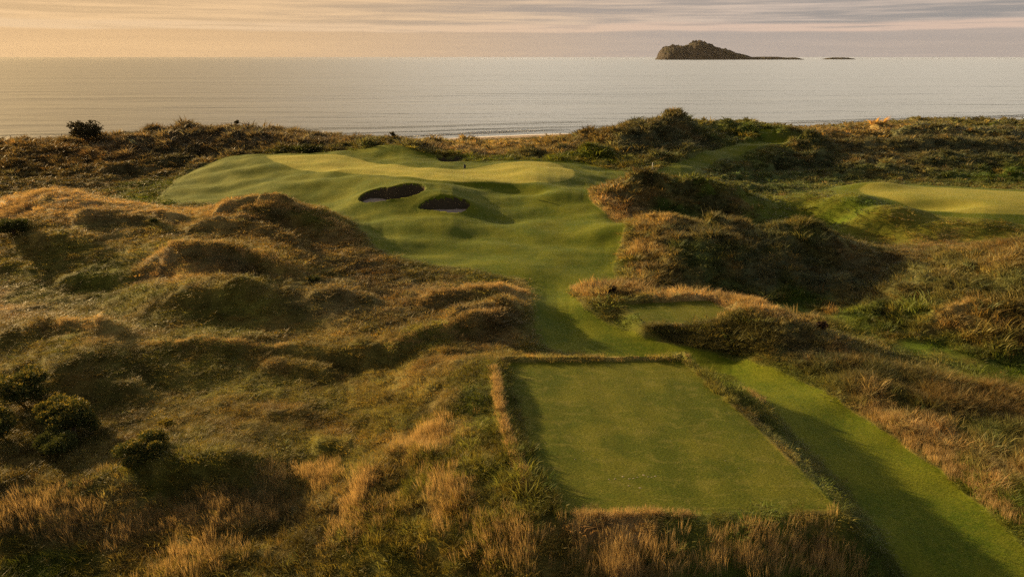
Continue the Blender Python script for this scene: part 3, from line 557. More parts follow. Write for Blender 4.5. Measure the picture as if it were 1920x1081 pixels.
for k in range(3):
    ins = fq(bunk_d[k]) > 0
    reg[ins] = 10 + 2 * k; reg[ins & (slope < 0.80)] = 11 + 2 * k
idx = np.arange(ny * nx).reshape(ny, nx)
Q4 = np.stack([idx[:-1, :-1], idx[:-1, 1:], idx[1:, 1:], idx[1:, :-1]], -1)
def region_mesh(name, mask, m, parent=None):
    f = Q4[mask]; used, inv = np.unique(f.ravel(), return_inverse=True)
    me = bpy.data.meshes.new(name); nv, nf = len(used), len(f)
    me.vertices.add(nv); me.vertices.foreach_set('co', V3.reshape(-1, 3)[used].ravel())
    me.loops.add(nf * 4); me.loops.foreach_set('vertex_index', inv.astype(np.int32).ravel())
    me.polygons.add(nf); me.polygons.foreach_set('loop_start', np.arange(0, nf * 4, 4, dtype=np.int32))
    me.update(calc_edges=True)
    for k, A in (('mown', a_mown), ('green', a_green), ('tee', a_tee), ('beach', a_beach)):
        a = me.attributes.new(k, 'FLOAT', 'POINT'); a.data.foreach_set('value', A.ravel()[used].astype(np.float32))
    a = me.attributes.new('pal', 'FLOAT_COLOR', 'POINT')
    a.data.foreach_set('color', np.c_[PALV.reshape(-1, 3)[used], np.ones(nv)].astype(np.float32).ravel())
    me.shade_smooth()
    me.normals_split_custom_set_from_vertices(NR.reshape(-1, 3)[used].astype(np.float32))
    me.materials.append(m)
    o = bpy.data.objects.new(name, me); COL.objects.link(o)
    if parent: o.parent = parent; o.matrix_parent_inverse = Matrix.Translation(-parent.location)
    return o
for r, nm in ((0, 'ground'), (1, 'fairway'), (2, 'putting_green'), (3, 'putting_green'), (4, 'tee_box'), (5, 'tee_box'), (6, 'beach')):
    tag(region_mesh(nm, reg == r, turf), kind='structure')
BL = ['kidney-shaped pot bunker with dark turf wall and pale sand strip, left of the front pair',
      'smaller oval pot bunker just right of the kidney-shaped one, lower on the slope',
      'small dark bunker set against the dunes behind the green']
for k in range(3):
    c0 = BUNK[k].mean(0); b = empty('bunker', (c0[0], c0[1], float(height(c0[:1], c0[1:])[0])), BL[k], 'bunker')
    region_mesh('sand_floor', reg == 10 + 2 * k, bunker_sand if k < 2 else turf_wall, b)  # third bunker's floor gets the dark wall colour instead of sand
    region_mesh('turf_wall', reg == 11 + 2 * k, turf_wall, b)

# ------------------------------------------------------------------ sea
seam, nt = mat('sea_water')
g = N(nt, 'ShaderNodeNewGeometry'); pos = g.outputs['Position']
# wave height: chop stretched along the shore, fading in normal strength with distance through detail only
w1 = noise(nt, mapping(nt, pos, (0.10, 0.30, 1), rot=(0, 0, R(-14))), 1.0, 6, 0.62)
w2 = noise(nt, mapping(nt, pos, (0.012, 0.05, 1), rot=(0, 0, R(-14))), 1.0, 5, 0.6)
w3 = noise(nt, mapping(nt, pos, (0.0025, 0.008, 1), rot=(0, 0, R(-10))), 1.0, 5, 0.65)
w4 = noise(nt, mapping(nt, pos, (0.0003, 0.0012, 1), rot=(0, 0, R(-6))), 1.0, 6, 0.7)
hh = math_(nt, 'ADD', math_(nt, 'MULTIPLY', w1, 0.65), math_(nt, 'ADD', math_(nt, 'MULTIPLY', w2, 3.2), math_(nt, 'ADD', math_(nt, 'MULTIPLY', w3, 13.0), math_(nt, 'MULTIPLY', w4, 45.0))))
bp = N(nt, 'ShaderNodeBump', i={'Strength': 1.0, 'Distance': 0.55}); L(nt, hh, bp.inputs['Height'])
bs = N(nt, 'ShaderNodeBsdfPrincipled', i={'Base Color': (.060, .070, .062, 1), 'Roughness': 0.36, 'IOR': 1.33, 'Specular IOR Level': 0.5})
L(nt, bp.outputs[0], bs.inputs['Normal'])
# foam: carried as an attribute along the surf line, broken up by noise
fo = attr(nt, 'foam').outputs['Fac']
fn = noise(nt, mapping(nt, pos, (0.06, 0.5, 1), rot=(0, 0, R(-14))), 1.0, 5, 0.6)
fm = maprange(nt, math_(nt, 'ADD', fo, math_(nt, 'MULTIPLY', math_(nt, 'SUBTRACT', fn, 0.5), 0.5)), 0.5, 0.75)
fd = N(nt, 'ShaderNodeBsdfDiffuse', i={'Color': (.72, .70, .68, 1)})
ms = N(nt, 'ShaderNodeMixShader'); L(nt, fm, ms.inputs[0]); L(nt, bs.outputs[0], ms.inputs[1]); L(nt, fd.outputs[0], ms.inputs[2])
o_ = N(nt, 'ShaderNodeOutputMaterial'); L(nt, ms.outputs[0], o_.inputs[0])
# strip mesh near the shore (real wave ridges) joined to a sheet running to the horizon; s = distance off the shore line
ss = np.r_[np.linspace(-14, 120, 330), np.geomspace(121, 130000, 90)]
th = np.r_[np.linspace(-1.0, 1.0, 700)]
S_g, T_g = np.meshgrid(ss, th, indexing='ij')
X0 = T_g * 420
Xs = np.where(S_g < 120, X0, X0 + T_g * (S_g - 120) * 3.0); Ysea = shore_y(X0) * 1.0 + S_g
waves = 0
def swell(s0, h, w, x0, x1, seed):
    wob = 1.6 * fbm(X0 / 40, X0 * 0 + seed, seed, 2)
    e = sstep(x0, x0 + 18, X0) * (1 - sstep(x1 - 18, x1, X0))
    d = S_g - s0 - wob
    return e, d, h * e * np.exp(-(d / w) ** 2)
zsea = 0 * X0
foam = np.exp(-((S_g - 1.0 - 1.5 * fbm(X0 / 15, S_g * 0, 12, 2)) / 1.8) ** 2)
for s0, h, w, x0, x1, sd in ((7, .32, 1.1, -420, -40, 1), (9, .28, 1.0, 20, 240, 2), (15, .45, 1.3, -30, 22, 3), (16, .4, 1.2, -300, -95, 4), (22, .4, 1.3, 60, 330, 5),
                         (11, .3, 1.0, -80, 10, 11), (27, .16, 1.6, -70, 60, 6), (30, .16, 1.8, 110, 400, 7), (46, .10, 2.4, -300, 40, 8)):
    e, d, z = swell(s0, h, w, x0, x1, sd); zsea = zsea + z
    if s0 < 26: foam = np.maximum(foam, e * 0.62 * np.exp(-((d - (-1.6)) / 0.7) ** 2))
nS, nT = S_g.shape
Vs = np.stack([Xs, Ysea, zsea], -1).reshape(-1, 3).astype(np.float32)
ii = np.arange(nS * nT).reshape(nS, nT); Fs = np.stack([ii[:-1, :-1], ii[:-1, 1:], ii[1:, 1:], ii[1:, :-1]], -1).reshape(-1, 4)
me = bpy.data.meshes.new('sea'); me.vertices.add(len(Vs)); me.vertices.foreach_set('co', Vs.ravel())
me.loops.add(len(Fs) * 4); me.loops.foreach_set('vertex_index', Fs.astype(np.int32).ravel())
me.polygons.add(len(Fs)); me.polygons.foreach_set('loop_start', np.arange(0, len(Fs) * 4, 4, dtype=np.int32)); me.update(calc_edges=True)
a = me.attributes.new('foam', 'FLOAT', 'POINT'); a.data.foreach_set('value', foam.ravel().astype(np.float32))
me.shade_smooth(); me.materials.append(seam)
sea = bpy.data.objects.new('sea', me); COL.objects.link(sea); tag(sea, kind='structure')
#@@P2_END
# ------------------------------------------------------------------ grass: one object per kind of growth, tufts instanced over it
def leaf_mat(name, att=True, base=(.1, .1, .03), trans=0.38, rough=0.6, spec=0.2):
    m, nt = mat(name)
    if att: col = attr(nt, 'tint', 'INSTANCER').outputs['Color']
    else: col = None
    t = N(nt, 'ShaderNodeTexCoord'); n = noise(nt, t.outputs['Object'], 2.2, 4, 0.6)
    basec = col if col is not None else base
    c = mix(nt, maprange(nt, n, 0.3, 0.7), mix(nt, 1.0, basec, (.70, .72, .70), 'MULTIPLY'), mix(nt, 1.0, basec, (1.35, 1.30, 1.2), 'MULTIPLY'))
    b = N(nt, 'ShaderNodeBsdfPrincipled', i={'Roughness': rough, 'Specular IOR Level': spec}); L(nt, c, b.inputs['Base Color'])
    tr = N(nt, 'ShaderNodeBsdfTranslucent'); L(nt, mix(nt, 1.0, c, (1.25, 1.12, .75), 'MULTIPLY'), tr.inputs['Color'])
    ms = N(nt, 'ShaderNodeMixShader'); ms.inputs[0].default_value = trans
    L(nt, b.outputs[0], ms.inputs[1]); L(nt, tr.outputs[0], ms.inputs[2])
    o = N(nt, 'ShaderNodeOutputMaterial'); L(nt, ms.outputs[0], o.inputs[0]); return m
grass_m = leaf_mat('grass_blades')
def tuft_mesh(name, n, h, spread, width, bend, seg=3, head=0.0, seed=0, lean=0.0, m=None):
    rnd = random.Random(seed); V, Fc = [], []
    for k in range(n):
        a = rnd.uniform(0, 2 * math.pi); r = spread * math.sqrt(rnd.random()); x, y = r * math.cos(a), r * math.sin(a)
        hh = h * rnd.uniform(0.5, 1.0) * (1 - 0.35 * (r / spread) ** 2); da = a + rnd.uniform(-1.1, 1.1)
        bx, by = math.cos(da) * bend * hh + lean * hh, math.sin(da) * bend * hh
        fa = rnd.uniform(0, math.pi); fx, fy = math.cos(fa) * width / 2, math.sin(fa) * width / 2
        base = len(V)
        for s in range(seg + 1):
            t = s / seg; wv = (1 - t) ** 0.6 if not head else (0.45 if t < 0.7 else 1.6 * head)
            px, py, pz = x + bx * t * t * (0.6 + 0.4 * t), y + by * t * t * (0.6 + 0.4 * t), hh * (t - 0.22 * abs(bend) * t * t) - 0.03
            if s == seg: V.append((px, py, pz))
            else: V += [(px - fx * wv, py - fy * wv, pz), (px + fx * wv, py + fy * wv, pz)]
        for s in range(seg - 1): b = base + 2 * s; Fc.append((b, b + 1, b + 3, b + 2))
        b = base + 2 * (seg - 1); Fc.append((b, b + 1, b + 2))
    me = bpy.data.meshes.new(name); me.from_pydata(V, [], Fc); me.update(); me.materials.append(m or grass_m); return me
def protos(name, far, kinds):
    out = []
    for s in range(3):
        out.append(bpy.data.objects.new(name + '_clump', tuft_mesh(name + '_clump', seed=s * 7 + len(name), **kinds)))
    return out
def scatter(name, P3, scl, tint, protos_, seed=0, lean=0.25):
    rs = np.random.RandomState(seed); n = len(P3)
    me = bpy.data.meshes.new(name); me.vertices.add(n); me.vertices.foreach_set('co', P3.astype(np.float32).ravel()); me.update()
    rot = np.c_[rs.normal(0, lean, n), rs.normal(0.05, lean, n), rs.uniform(0, 6.283, n)]
    for k, typ, A, key in (('rot', 'FLOAT_VECTOR', rot, 'vector'), ('scl', 'FLOAT_VECTOR', scl, 'vector'), ('tint', 'FLOAT_COLOR', np.c_[tint, np.ones(n)], 'color')):
        a = me.attributes.new(k, typ, 'POINT'); a.data.foreach_set(key, A.astype(np.float32).ravel())
    a = me.attributes.new('which', 'INT', 'POINT'); a.data.foreach_set('value', rs.randint(0, len(protos_), n).astype(np.int32))
    o = bpy.data.objects.new(name, me); COL.objects.link(o)
    ng = bpy.data.node_groups.new(name, 'GeometryNodeTree')
    ng.interface.new_socket('Geometry', in_out='INPUT', socket_type='NodeSocketGeometry')
    ng.interface.new_socket('Geometry', in_out='OUTPUT', socket_type='NodeSocketGeometry')
    gi = ng.nodes.new('NodeGroupInput'); go = ng.nodes.new('NodeGroupOutput')
    join = ng.nodes.new('GeometryNodeGeometryToInstance')
    for p in reversed(protos_):
        oi = ng.nodes.new('GeometryNodeObjectInfo'); oi.inputs['Object'].default_value = p; oi.inputs['As Instance'].default_value = False
        ng.links.new(oi.outputs['Geometry'], join.inputs[0])
    ip = ng.nodes.new('GeometryNodeInstanceOnPoints'); ng.links.new(gi.outputs[0], ip.inputs['Points'])
    ng.links.new(join.outputs[0], ip.inputs['Instance']); ip.inputs['Pick Instance'].default_value = True
    def na(nm, t):
        q = ng.nodes.new('GeometryNodeInputNamedAttribute'); q.data_type = t; q.inputs['Name'].default_value = nm
        return next(s for s in q.outputs if s.enabled and s.name == 'Attribute')
    ng.links.new(na('which', 'INT'), ip.inputs['Instance Index'])
    e2r = ng.nodes.new('FunctionNodeEulerToRotation'); ng.links.new(na('rot', 'FLOAT_VECTOR'), e2r.inputs[0])
    ng.links.new(e2r.outputs[0], ip.inputs['Rotation']); ng.links.new(na('scl', 'FLOAT_VECTOR'), ip.inputs['Scale'])
    ng.links.new(ip.outputs[0], go.inputs[0])
    md = o.modifiers.new('scatter', 'NODES'); md.node_group = ng
    return o

# candidate points, density falling with distance
rs = np.random.RandomState(5)
GD = 0.3 if 'lo' in DEV else 1.0
def candidates(y0, y1, dens, uw=0.98):
    n = int(dens * GD * uw * (y1 * y1 - y0 * y0)); y = np.sqrt(rs.uniform(y0 * y0, y1 * y1, n)); x = rs.uniform(-uw, uw, n) * y
    return x, y
HGT = [(0,300,0.55),(300,270,0.60),(600,265,0.60),(300,340,0.25),(900,275,0.50),(1200,270,0.60),(1450,250,0.50),(1650,245,0.50),(1800,250,0.50),(1500,310,0.40),(1800,310,0.45),(1400,350,0.25),
 (1500,400,0.15),(1650,425,0.12),(1850,440,0.12),(1560,375,0.10),(1130,375,0.55),(1200,345,0.45),(1350,365,0.40),(1250,400,0.25),(1190,460,0.50),(1180,500,0.45),(1300,430,0.45),(1300,500,0.35),(1500,450,0.50),(1500,520,0.45),(1600,480,0.35),(1680,470,0.22),
 (1780,460,0.22),(1650,540,0.30),(1800,530,0.55),(1900,480,0.55),(1850,600,0.60),(1700,590,0.50),(1750,655,0.20),(1350,555,0.45),(1420,580,0.36),(1500,620,0.33),(1650,700,0.50),(1800,770,0.50),(1700,815,0.50),(1880,930,0.50),
 (1100,548,0.60),(1180,560,0.35),(1150,590,0.20),(940,545,0.19),(820,545,0.25),(700,550,0.19),(960,620,0.17),(850,660,0.17),(1150,663,0.25),(925,740,0.16),(1000,905,0.45),(1380,720,0.28),(1440,750,0.45),(1500,840,0.10),(1580,940,0.09),
 (1200,965,0.26),(1450,965,0.11),(1200,1020,0.22),(1250,980,0.14),(1400,985,0.16),(1540,985,0.16),(1200,1060,0.34),(1500,1030,0.34),(860,700,0.19),(850,800,0.25),(800,900,0.38),(700,900,0.41),(900,1000,0.38),(600,850,0.19),(500,780,0.11),(400,820,0.10),(300,960,0.34),(500,1000,0.34),(100,950,0.34),(100,860,0.19),
 (200,700,0.11),(450,680,0.11),(100,620,0.11),(300,600,0.10),(500,560,0.11),(100,560,0.07),(300,490,0.22),(450,490,0.25),(200,510,0.08),(100,440,0.17),(100,370,0.22),(300,420,0.14),(500,385,0.19),(560,430,0.17),(700,510,0.19),(850,525,0.17),(240,350,0.20)]
hw = np.array([cast(height, a, b) for a, b, _ in HGT]); hc = np.array([c for _, _, c in HGT]); hu_, hv_ = hw[:, 0] / hw[:, 1], np.log(hw[:, 1])
wts = 1 / (((gu[..., None] - hu_) ** 2 + ((gv[..., None] - hv_) * 1.3) ** 2) ** 1.7 + 1e-7); HG = (wts @ hc) / wts.sum(-1); del wts
def glen(x, y):
    return bilin(HG, (x / np.maximum(y, YN) + 1.1) / 2.2 * 299, (np.log(np.maximum(y, YN)) - math.log(17)) / (math.log(330) - math.log(17)) * 329)
ROUGHM = (1 - sstep(-0.12, 0.0, d_mown)) * (1 - sstep(-.06, .02, d_tee)) * (1 - sstep(-.06, .02, d_tee2)) * (1 - sstep(-.6, .1, d_fr2)) * (1 - sstep(-.1, .1, d_teeb)) \
    * (0.12 + 0.88 * sstep(0.5, 1.6, d_track)) * (1 - 0.55 * sstep(-1.5, .5, d_sh2)) * (1 - sstep(-17, -11, sh))
for d in bunk_d: ROUGHM = ROUGHM * (1 - sstep(-.4, -.1, d))
near_k = {
 'short': dict(n=46, h=1.0, spread=.95, width=.055, bend=.75, seg=2),
 'marram': dict(n=40, h=1.0, spread=.42, width=.026, bend=.55, seg=3),
 'straw': dict(n=26, h=1.0, spread=.34, width=.022, bend=.22, seg=3, head=1.1, lean=.08)}
def far_of(k, wmul, nmul): q = dict(near_k[k]); q['n'] = int(q['n'] * nmul); q['width'] *= wmul; return q
def build(zone, y0, y1, dens, wmul, nmul, sizemul, seed):
    x, y = candidates(y0, y1, dens)
    mg = sizemul * .16 if y0 > 60 else 0.0
    p = look(ROUGHM, x, y) * (look(d_mown, x, y) < -mg) * (look(d_teeb, x, y) < -mg * 1.5) * (look(d_fr2, x, y) < -mg) * np.clip(1.1 - 1.3 * np.clip(fbm(x / 1.1, y / 1.1, 301, 2), 0, 1), 0.12, 1)
    k = rs.rand(len(x)) < p; x, y = x[k], y[k]
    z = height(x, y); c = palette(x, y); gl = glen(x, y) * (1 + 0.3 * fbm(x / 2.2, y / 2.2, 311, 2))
    gl = np.clip(gl * (.35 + .65 * sstep(.1, 1.3, -look(d_mown, x, y))) * (.5 + .5 * sstep(.1, .9, -look(d_tee2, x, y))), .07, 1.1)
    strawness = sstep(.19, .34, c[:, 0] + .05 * fbm(x / 1.5, y / 1.5, 321, 2))
    r = rs.rand(len(x)); t_straw = r < 0.03 + 0.5 * strawness * (gl > .10); t_marr = ~t_straw & (rs.rand(len(x)) < sstep(.28, .5, gl))
    jit = rs.normal(1, .22, (len(x), 1)); hue = rs.normal(0, .10, (len(x), 1))
    for nm, sel in (('straw', t_straw), ('marram', t_marr), ('short', ~t_straw & ~t_marr)):
        xs, ys, zs, cs, g = x[sel], y[sel], z[sel], c[sel], gl[sel]; n = len(xs)
        if not n: continue
        if nm == 'straw':
            cs = cs * .35 + np.array((.36, .26, .13)) * .65; hgt = g * 1.25; wid = np.clip(g * 1.1, .35, .9)
        elif nm == 'marram': hgt = g * 1.15; wid = np.clip(g * 1.4, .5, 1.1)
        else: hgt = np.clip(g * .85, .06, .45); wid = np.full(n, .32)
        wid = wid * sizemul; q = np.clip(np.exp(rs.normal(0, .30, n)), .5, 2.2)
        cs = np.clip(cs * np.clip(jit[sel], .5, 1.6) * np.c_[1 + hue[sel], np.ones(n), 1 - hue[sel]], .008, .6)
        o = scatter({'straw': 'straw_grass', 'marram': 'marram_grass', 'short': 'rough_grass'}[nm], np.c_[xs, ys, zs], np.c_[wid * q, wid * q, hgt * q],
                    cs, protos(nm + zone, False, far_of(nm, wmul, nmul)), seed, .16)
        tag(o, kind='stuff'); print(zone, nm, n)
build('near', 17.5, 42, 30, 1.0, 1.0, 1.0, 1)
build('mid', 42, 75, 12, 1.7, 0.8, 1.35, 2)
build('far', 75, 135, 5.0, 3.0, 0.6, 1.8, 3)
build('distant', 135, 235, 1.6, 5.0, 0.5, 2.6, 4)

bk = np.array([W(*p) for p in ((1203,612,8.0),(1290,608,8.1),(1400,596,8.4),(1470,628,8.2),(1430,668,7.3),(1300,654,7.2),(1212,636,7.2))])
x = rs.uniform(bk[:, 0].min(), bk[:, 0].max(), 3000); y = rs.uniform(bk[:, 1].min(), bk[:, 1].max(), 3000)
ok = (sdist(bk, x, y) > 0) & (look(d_tee2, x, y) < -.05); x, y = x[ok][:900], y[ok][:900]; n = len(x)
cs = np.array((.12, .115, .042)) * np.clip(rs.normal(1, .3, (n, 1)), .5, 2.0); q = rs.uniform(.7, 1.3, n)
tag(scatter('bank_grass', np.c_[x, y, height(x, y)], np.c_[.8 * q, .8 * q, .30 * q], cs, protos('bank', False, near_k['marram']), 19, .2), kind='stuff')
# named straw fringes: dense lines of tall pale stems
def line_pts(pl, n, w, zdef=9.0):
    Pw = np.array([W(*p) if len(p) == 3 else at(*p)[:2] for p in pl]); seg = np.linalg.norm(np.diff(Pw, axis=0), axis=1); cs = np.r_[0, np.cumsum(seg)]
    s = rs.uniform(0, cs[-1], n); x = np.interp(s, cs, Pw[:, 0]) + rs.normal(0, w, n); y = np.interp(s, cs, Pw[:, 1]) + rs.normal(0, w, n); return x, y
LX, LY, LH = [], [], []
for pl, n, w, h in (([(927,684,9.4),(938,770,9.4),(958,835,9.4),(984,893,9.2),(996,930,9.1)], 560, .08, .27), ([(930,668,9.5),(1050,666,9.5),(1180,664,9.5),(1290,664,9.5)], 260, .22, .25),
    ([(1080,962),(1300,962)], 170, .16, .30), ([(1330,553),(1380,558),(1430,575),(1480,590)], 420, .40, .50), ([(1075,540),(1130,548),(1200,548),(1280,552)], 300, .5, .5),
    ([(1625,765),(1700,812),(1780,868),(1850,925),(1910,975)], 520, .38, .50), ([(1410,735),(1440,758)], 60, .25, .45), ([(655,960),(690,890)], 150, .28, .75),
    ([(805,880),(815,790)], 90, .38, .7), ([(835,990),(840,900)], 70, .45, .75), ([(1140,1075),(1180,1070)], 60, .2, 1.0), ([(560,890),(480,900)], 60, .4, .5),
    ([(385,402),(420,389),(480,385),(560,390)], 300, .35, .32), ([(290,478),(400,470),(470,475),(540,494)], 320, .35, .32), ([(560,390),(600,400),(650,430)], 160, .4, .28), ([(230,402),(290,396),(340,400)], 150, .4, .26),  # straw along these scarp crests doubles as their bright highlights
    ([(730,652),(790,634),(860,608),(940,588)], 260, .3, .26), ([(780,570),(820,554),(880,538),(940,534)], 240, .3, .26), ([(60,612),(130,602),(200,606)], 160, .3, .22), ([(270,644),(400,638),(540,646)], 200, .25, .2),
    ([(1160,1045),(1260,1050),(1380,1040)], 90, .4, .7), ([(1400,1035),(1480,1040),(1560,1030)], 90, .4, .7), ([(1380,1060),(1480,1050),(1580,1050)], 110, .5, .85), ([(1080,1040),(1200,1060)], 90, .5, .8), ([(900,1000),(980,1020)], 120, .5, .7),
    ([(0,960),(80,950),(160,980)], 200, .6, .7), ([(200,1010),(300,980),(420,960),(520,965)], 300, .5, .6), ([(300,1060),(420,1040)], 120, .6, .7), ([(580,880),(620,900)], 120, .4, .6), ([(760,860),(800,820),(810,800)], 80, .4, .65), ([(850,960),(825,890)], 50, .4, .7),
    ([(640,1000),(720,960)], 120, .5, .6), ([(85,352),(140,358),(200,370)], 260, .6, .35), ([(0,405),(40,377),(80,356)], 260, .6, .35), ([(290,512),(420,505),(520,520)], 260, .5, .3), ([(1120,355),(1110,385),(1160,410)], 300, .9, .55), ([(970,545),(990,550)], 80, .3, .4)):
    x, y = line_pts(pl, int(n * (GD ** .5)), w); LX.append(x); LY.append(y); LH.append(np.full(len(x), h))
x, y, h = map(np.concatenate, (LX, LY, LH)); ok = (look(ROUGHM, x, y) > 0.5) & (y < 100); x, y, h = x[ok], y[ok], h[ok]; n = len(x)
q = rs.uniform(.7, 1.25, n); cs = np.array((.42, .31, .16)) * np.clip(rs.normal(1, .18, (n, 1)), .5, 1.5)
far = np.clip(y / 40, 1, 2.5)
tag(scatter('straw_fringe_grass', np.c_[x, y, height(x, y)], np.c_[.55 * q * far ** .5, .55 * q * far ** .5, h * q * 1.1], cs, protos('fringe', False, near_k['straw']), 9, .12), kind='stuff')
#@@P3_END
# ------------------------------------------------------------------ shrubs
gorse_m = leaf_mat('gorse_leaves', False, (.070, .085, .026), .22, .6, .25)
gold_m = leaf_mat('gorse_tips', False, (.20, .17, .04), .30, .6, .25)
bush_m = leaf_mat('dark_bush_leaves', False, (.050, .045, .020), .20, .6, .25)
dead_m = leaf_mat('dead_twigs', False, (.07, .045, .030), .10, .8, .1)
bark_m = simple('bark', (.06, .045, .03), (.12, .09, .06), 8, .9, .01)
def limb(V, Fc, a, b, r0, r1, n=6):
    a, b = Vector(a), Vector(b); d = (b - a).normalized(); s = d.orthogonal().normalized(); t = d.cross(s); k = len(V)
    for c, r in ((a, r0), (b, r1)):
        for j in range(n):
            f = 2 * math.pi * j / n; V.append(c + (s * math.cos(f) + t * math.sin(f)) * r)
    for j in range(n): Fc.append((k + j, k + (j + 1) % n, k + n + (j + 1) % n, k + n + j))
    Fc.append(tuple(k + n + j for j in range(n)))
def shrub(name, px, py, w, h, label, cat, group, mt, seed, n=900, leaf=.16, trunk=.25, gap=.0, pos=None, tips=None, d=None, spread=.62, nl=11, lr0=.24):
    rnd = random.Random(seed); x, y, z = pos or at(px, py); d = d or w
    root = empty(name, (x, y, z - .05), label, cat, group)
    lobes = []
    for k in range(nl):
        a = rnd.uniform(0, 6.283); rr = rnd.uniform(.2, 1) ** .7 * spread
        lobes.append((math.cos(a) * rr * w / 2, math.sin(a) * rr * d / 2, h * rnd.uniform(.34, .76), rnd.uniform(lr0, lr0 + .13)))
    lobes.append((0, 0, h * .62, lr0 + .1))
    TV, TF = [], []
    limb(TV, TF, (0, 0, -.2), (rnd.uniform(-.05, .05), 0, h * trunk), .045 * h, .032 * h)
    for lx, ly, lz, lr in lobes: limb(TV, TF, (0, 0, h * trunk * .9), (lx * .8, ly * .8, lz), .026 * h, .008 * h, 5)
    V, Fc, V2, F2 = [], [], [], []
    for k in range(n):
        lx, ly, lz, lr = lobes[rnd.randrange(len(lobes))]
        v = Vector((rnd.gauss(0, 1), rnd.gauss(0, 1), rnd.gauss(0.15, 1))).normalized() * (rnd.random() ** .45)
        c = Vector((lx + v.x * lr * w * .62, ly + v.y * lr * d * .62, lz + v.z * lr * h * .80))
        if c.z < h * gap * .3: c.z = h * rnd.uniform(.05, .25) if gap == 0 else h * rnd.uniform(gap, gap + .2)
        up = (Vector((v.x, v.y, abs(v.z) + .5))).normalized()
        outer = v.length > .8 and v.z > .1 and tips is not None and rnd.random() < .55
        vv, ff = (V2, F2) if outer else (V, Fc)
        for q in range(5):
            dr = (up + Vector((rnd.uniform(-.9, .9), rnd.uniform(-.9, .9), rnd.uniform(-.5, .6)))).normalized()
            L_ = leaf * rnd.uniform(.7, 1.6); sd = dr.orthogonal().normalized() * L_ * rnd.uniform(.13, .24)
            sd.rotate(Matrix.Rotation(rnd.uniform(0, 6.28), 3, dr)); b = len(vv); o = c + dr * rnd.uniform(-.03, .03)
            vv += [o - sd * .3, o + dr * L_ * .5 - sd, o + dr * L_, o + dr * L_ * .5 + sd]; ff.append((b, b + 1, b + 2, b + 3))
    mesh_obj('trunk', TV, TF, bark_m, root); cr = mesh_obj('foliage', V, Fc, mt, root)
    if F2: mesh_obj('young_shoots', V2, F2, tips, root)
    return root
GG = 'gorse bushes in the hollow at the lower left'
shrub('gorse_bush', 36, 757, 3.4, 2.0, 'spiky dark gorse bush at the left edge, farthest of the hollow group, ragged upright shoots', 'gorse bush', GG, gorse_m, 1, 7000, .085, tips=gold_m, spread=.72, nl=16, lr0=.24)
shrub('gorse_bush', 140, 815, 3.1, 2.4, 'largest rounded dark gorse bush of the lower left group with golden shoots on top', 'gorse bush', GG, gorse_m, 2, 9000, .08, tips=gold_m, nl=20, lr0=.20, spread=.85)
shrub('gorse_bush', 4, 822, 2.2, 1.6, 'dark gorse bush cut by the left edge of the picture below the ragged one', 'gorse bush', GG, gorse_m, 3, 5000, .08, tips=gold_m, nl=14, spread=.7, lr0=.26)
shrub('gorse_bush', 105, 852, 2.3, 1.1, 'low green gorse bush in front of the largest gorse bush', 'gorse bush', GG, gorse_m, 4, 6000, .075, nl=16, spread=.7, lr0=.26)
shrub('gorse_bush', 270, 858, 2.35, 1.15, 'golden green gorse bush standing alone on the slope right of the dark group', 'gorse bush', GG, gorse_m, 5, 7000, .07, tips=gold_m, nl=20, spread=.85, lr0=.19)
shrub('sapling', 315, 803, .75, .55, 'small spindly yellow green sapling just behind the lone golden gorse bush', 'sapling', None, gold_m, 6, 90, .13, .5)
shrub('dark_shrub', 26, 442, 3.0, 1.7, 'dark low shrub on the left shoulder of the big golden dune at the picture edge', 'shrub', None, gorse_m, 7, 3500, .11, spread=.8, nl=16, lr0=.22)
shrub('wind_shaped_tree', 165, 270, 5.9, 4.3, 'dense dark wind-shaped small tree on the back dune at the far left, sea behind it', 'small tree', None, bush_m, 8, 1500, .26, .16, .08, d=4, spread=.80, nl=22, lr0=.17)
shrub('dead_bush', 1146, 553, .9, .75, 'dark dead bush among straw grass between the grass path and the smaller tee', 'bush', None, dead_m, 9, 260, .12)
shrub('dead_bush', 1540, 618, .9, .6, 'small dark dead bush on the spur beyond the small tee, beside the green track', 'bush', None, dead_m, 10, 220, .12)
shrub('low_shrub', 288, 418, .8, .45, 'tiny rounded green shrub in the middle of the large left dune', 'shrub', None, gorse_m, 12, 300, .12)
shrub('low_shrub', 590, 527, 1.0, .45, 'small dark shrub at the foot of the dark scarp above the left field', 'shrub', None, gorse_m, 13, 300, .12)

# ------------------------------------------------------------------ flag, posts, fences
white_m = simple('white_paint', (.70, .68, .64), (.80, .78, .74), 6, .5, .001)
post_m = simple('weathered_wood', (.055, .042, .03), (.12, .095, .07), 12, .85, .004, stretch=(1, 1, .3))
wire_m = simple('rusty_wire', (.06, .05, .045), (.10, .08, .07), 6, .6, .0)
flag_m = simple('navy_cloth', (.010, .016, .060), (.018, .028, .090), 10, .8, .004)
stick_m = simple('grey_fibreglass', (.16, .15, .13), (.22, .21, .18), 6, .4, .0)
hole_m = simple('cup_liner', (.45, .45, .44), (.6, .6, .58), 5, .5, .0)
def cyl(V, Fc, x, y, z0, z1, r0, r1=None, n=8):
    limb(V, Fc, (x, y, z0), (x, y, z1), r0, r1 if r1 is not None else r0, n)
fx, fy, fz = at(870, 343)
fl = empty('golf_flag', (fx, fy, fz), 'thin flagstick with a small navy flag standing in the yellow green putting surface', 'flag')
V, Fc = [], []; cyl(V, Fc, 0, 0, -.1, 2.25, .012, .009); mesh_obj('flagstick', V, Fc, stick_m, fl, True)
V, Fc = [], []
for i in range(7):
    for j in range(5):
        t = i / 6; V.append((.02 + .20 * t + .03 * math.sin(j), -.10 * math.sin(t * 5) * t, 2.22 - .46 * j / 4 - .10 * t))
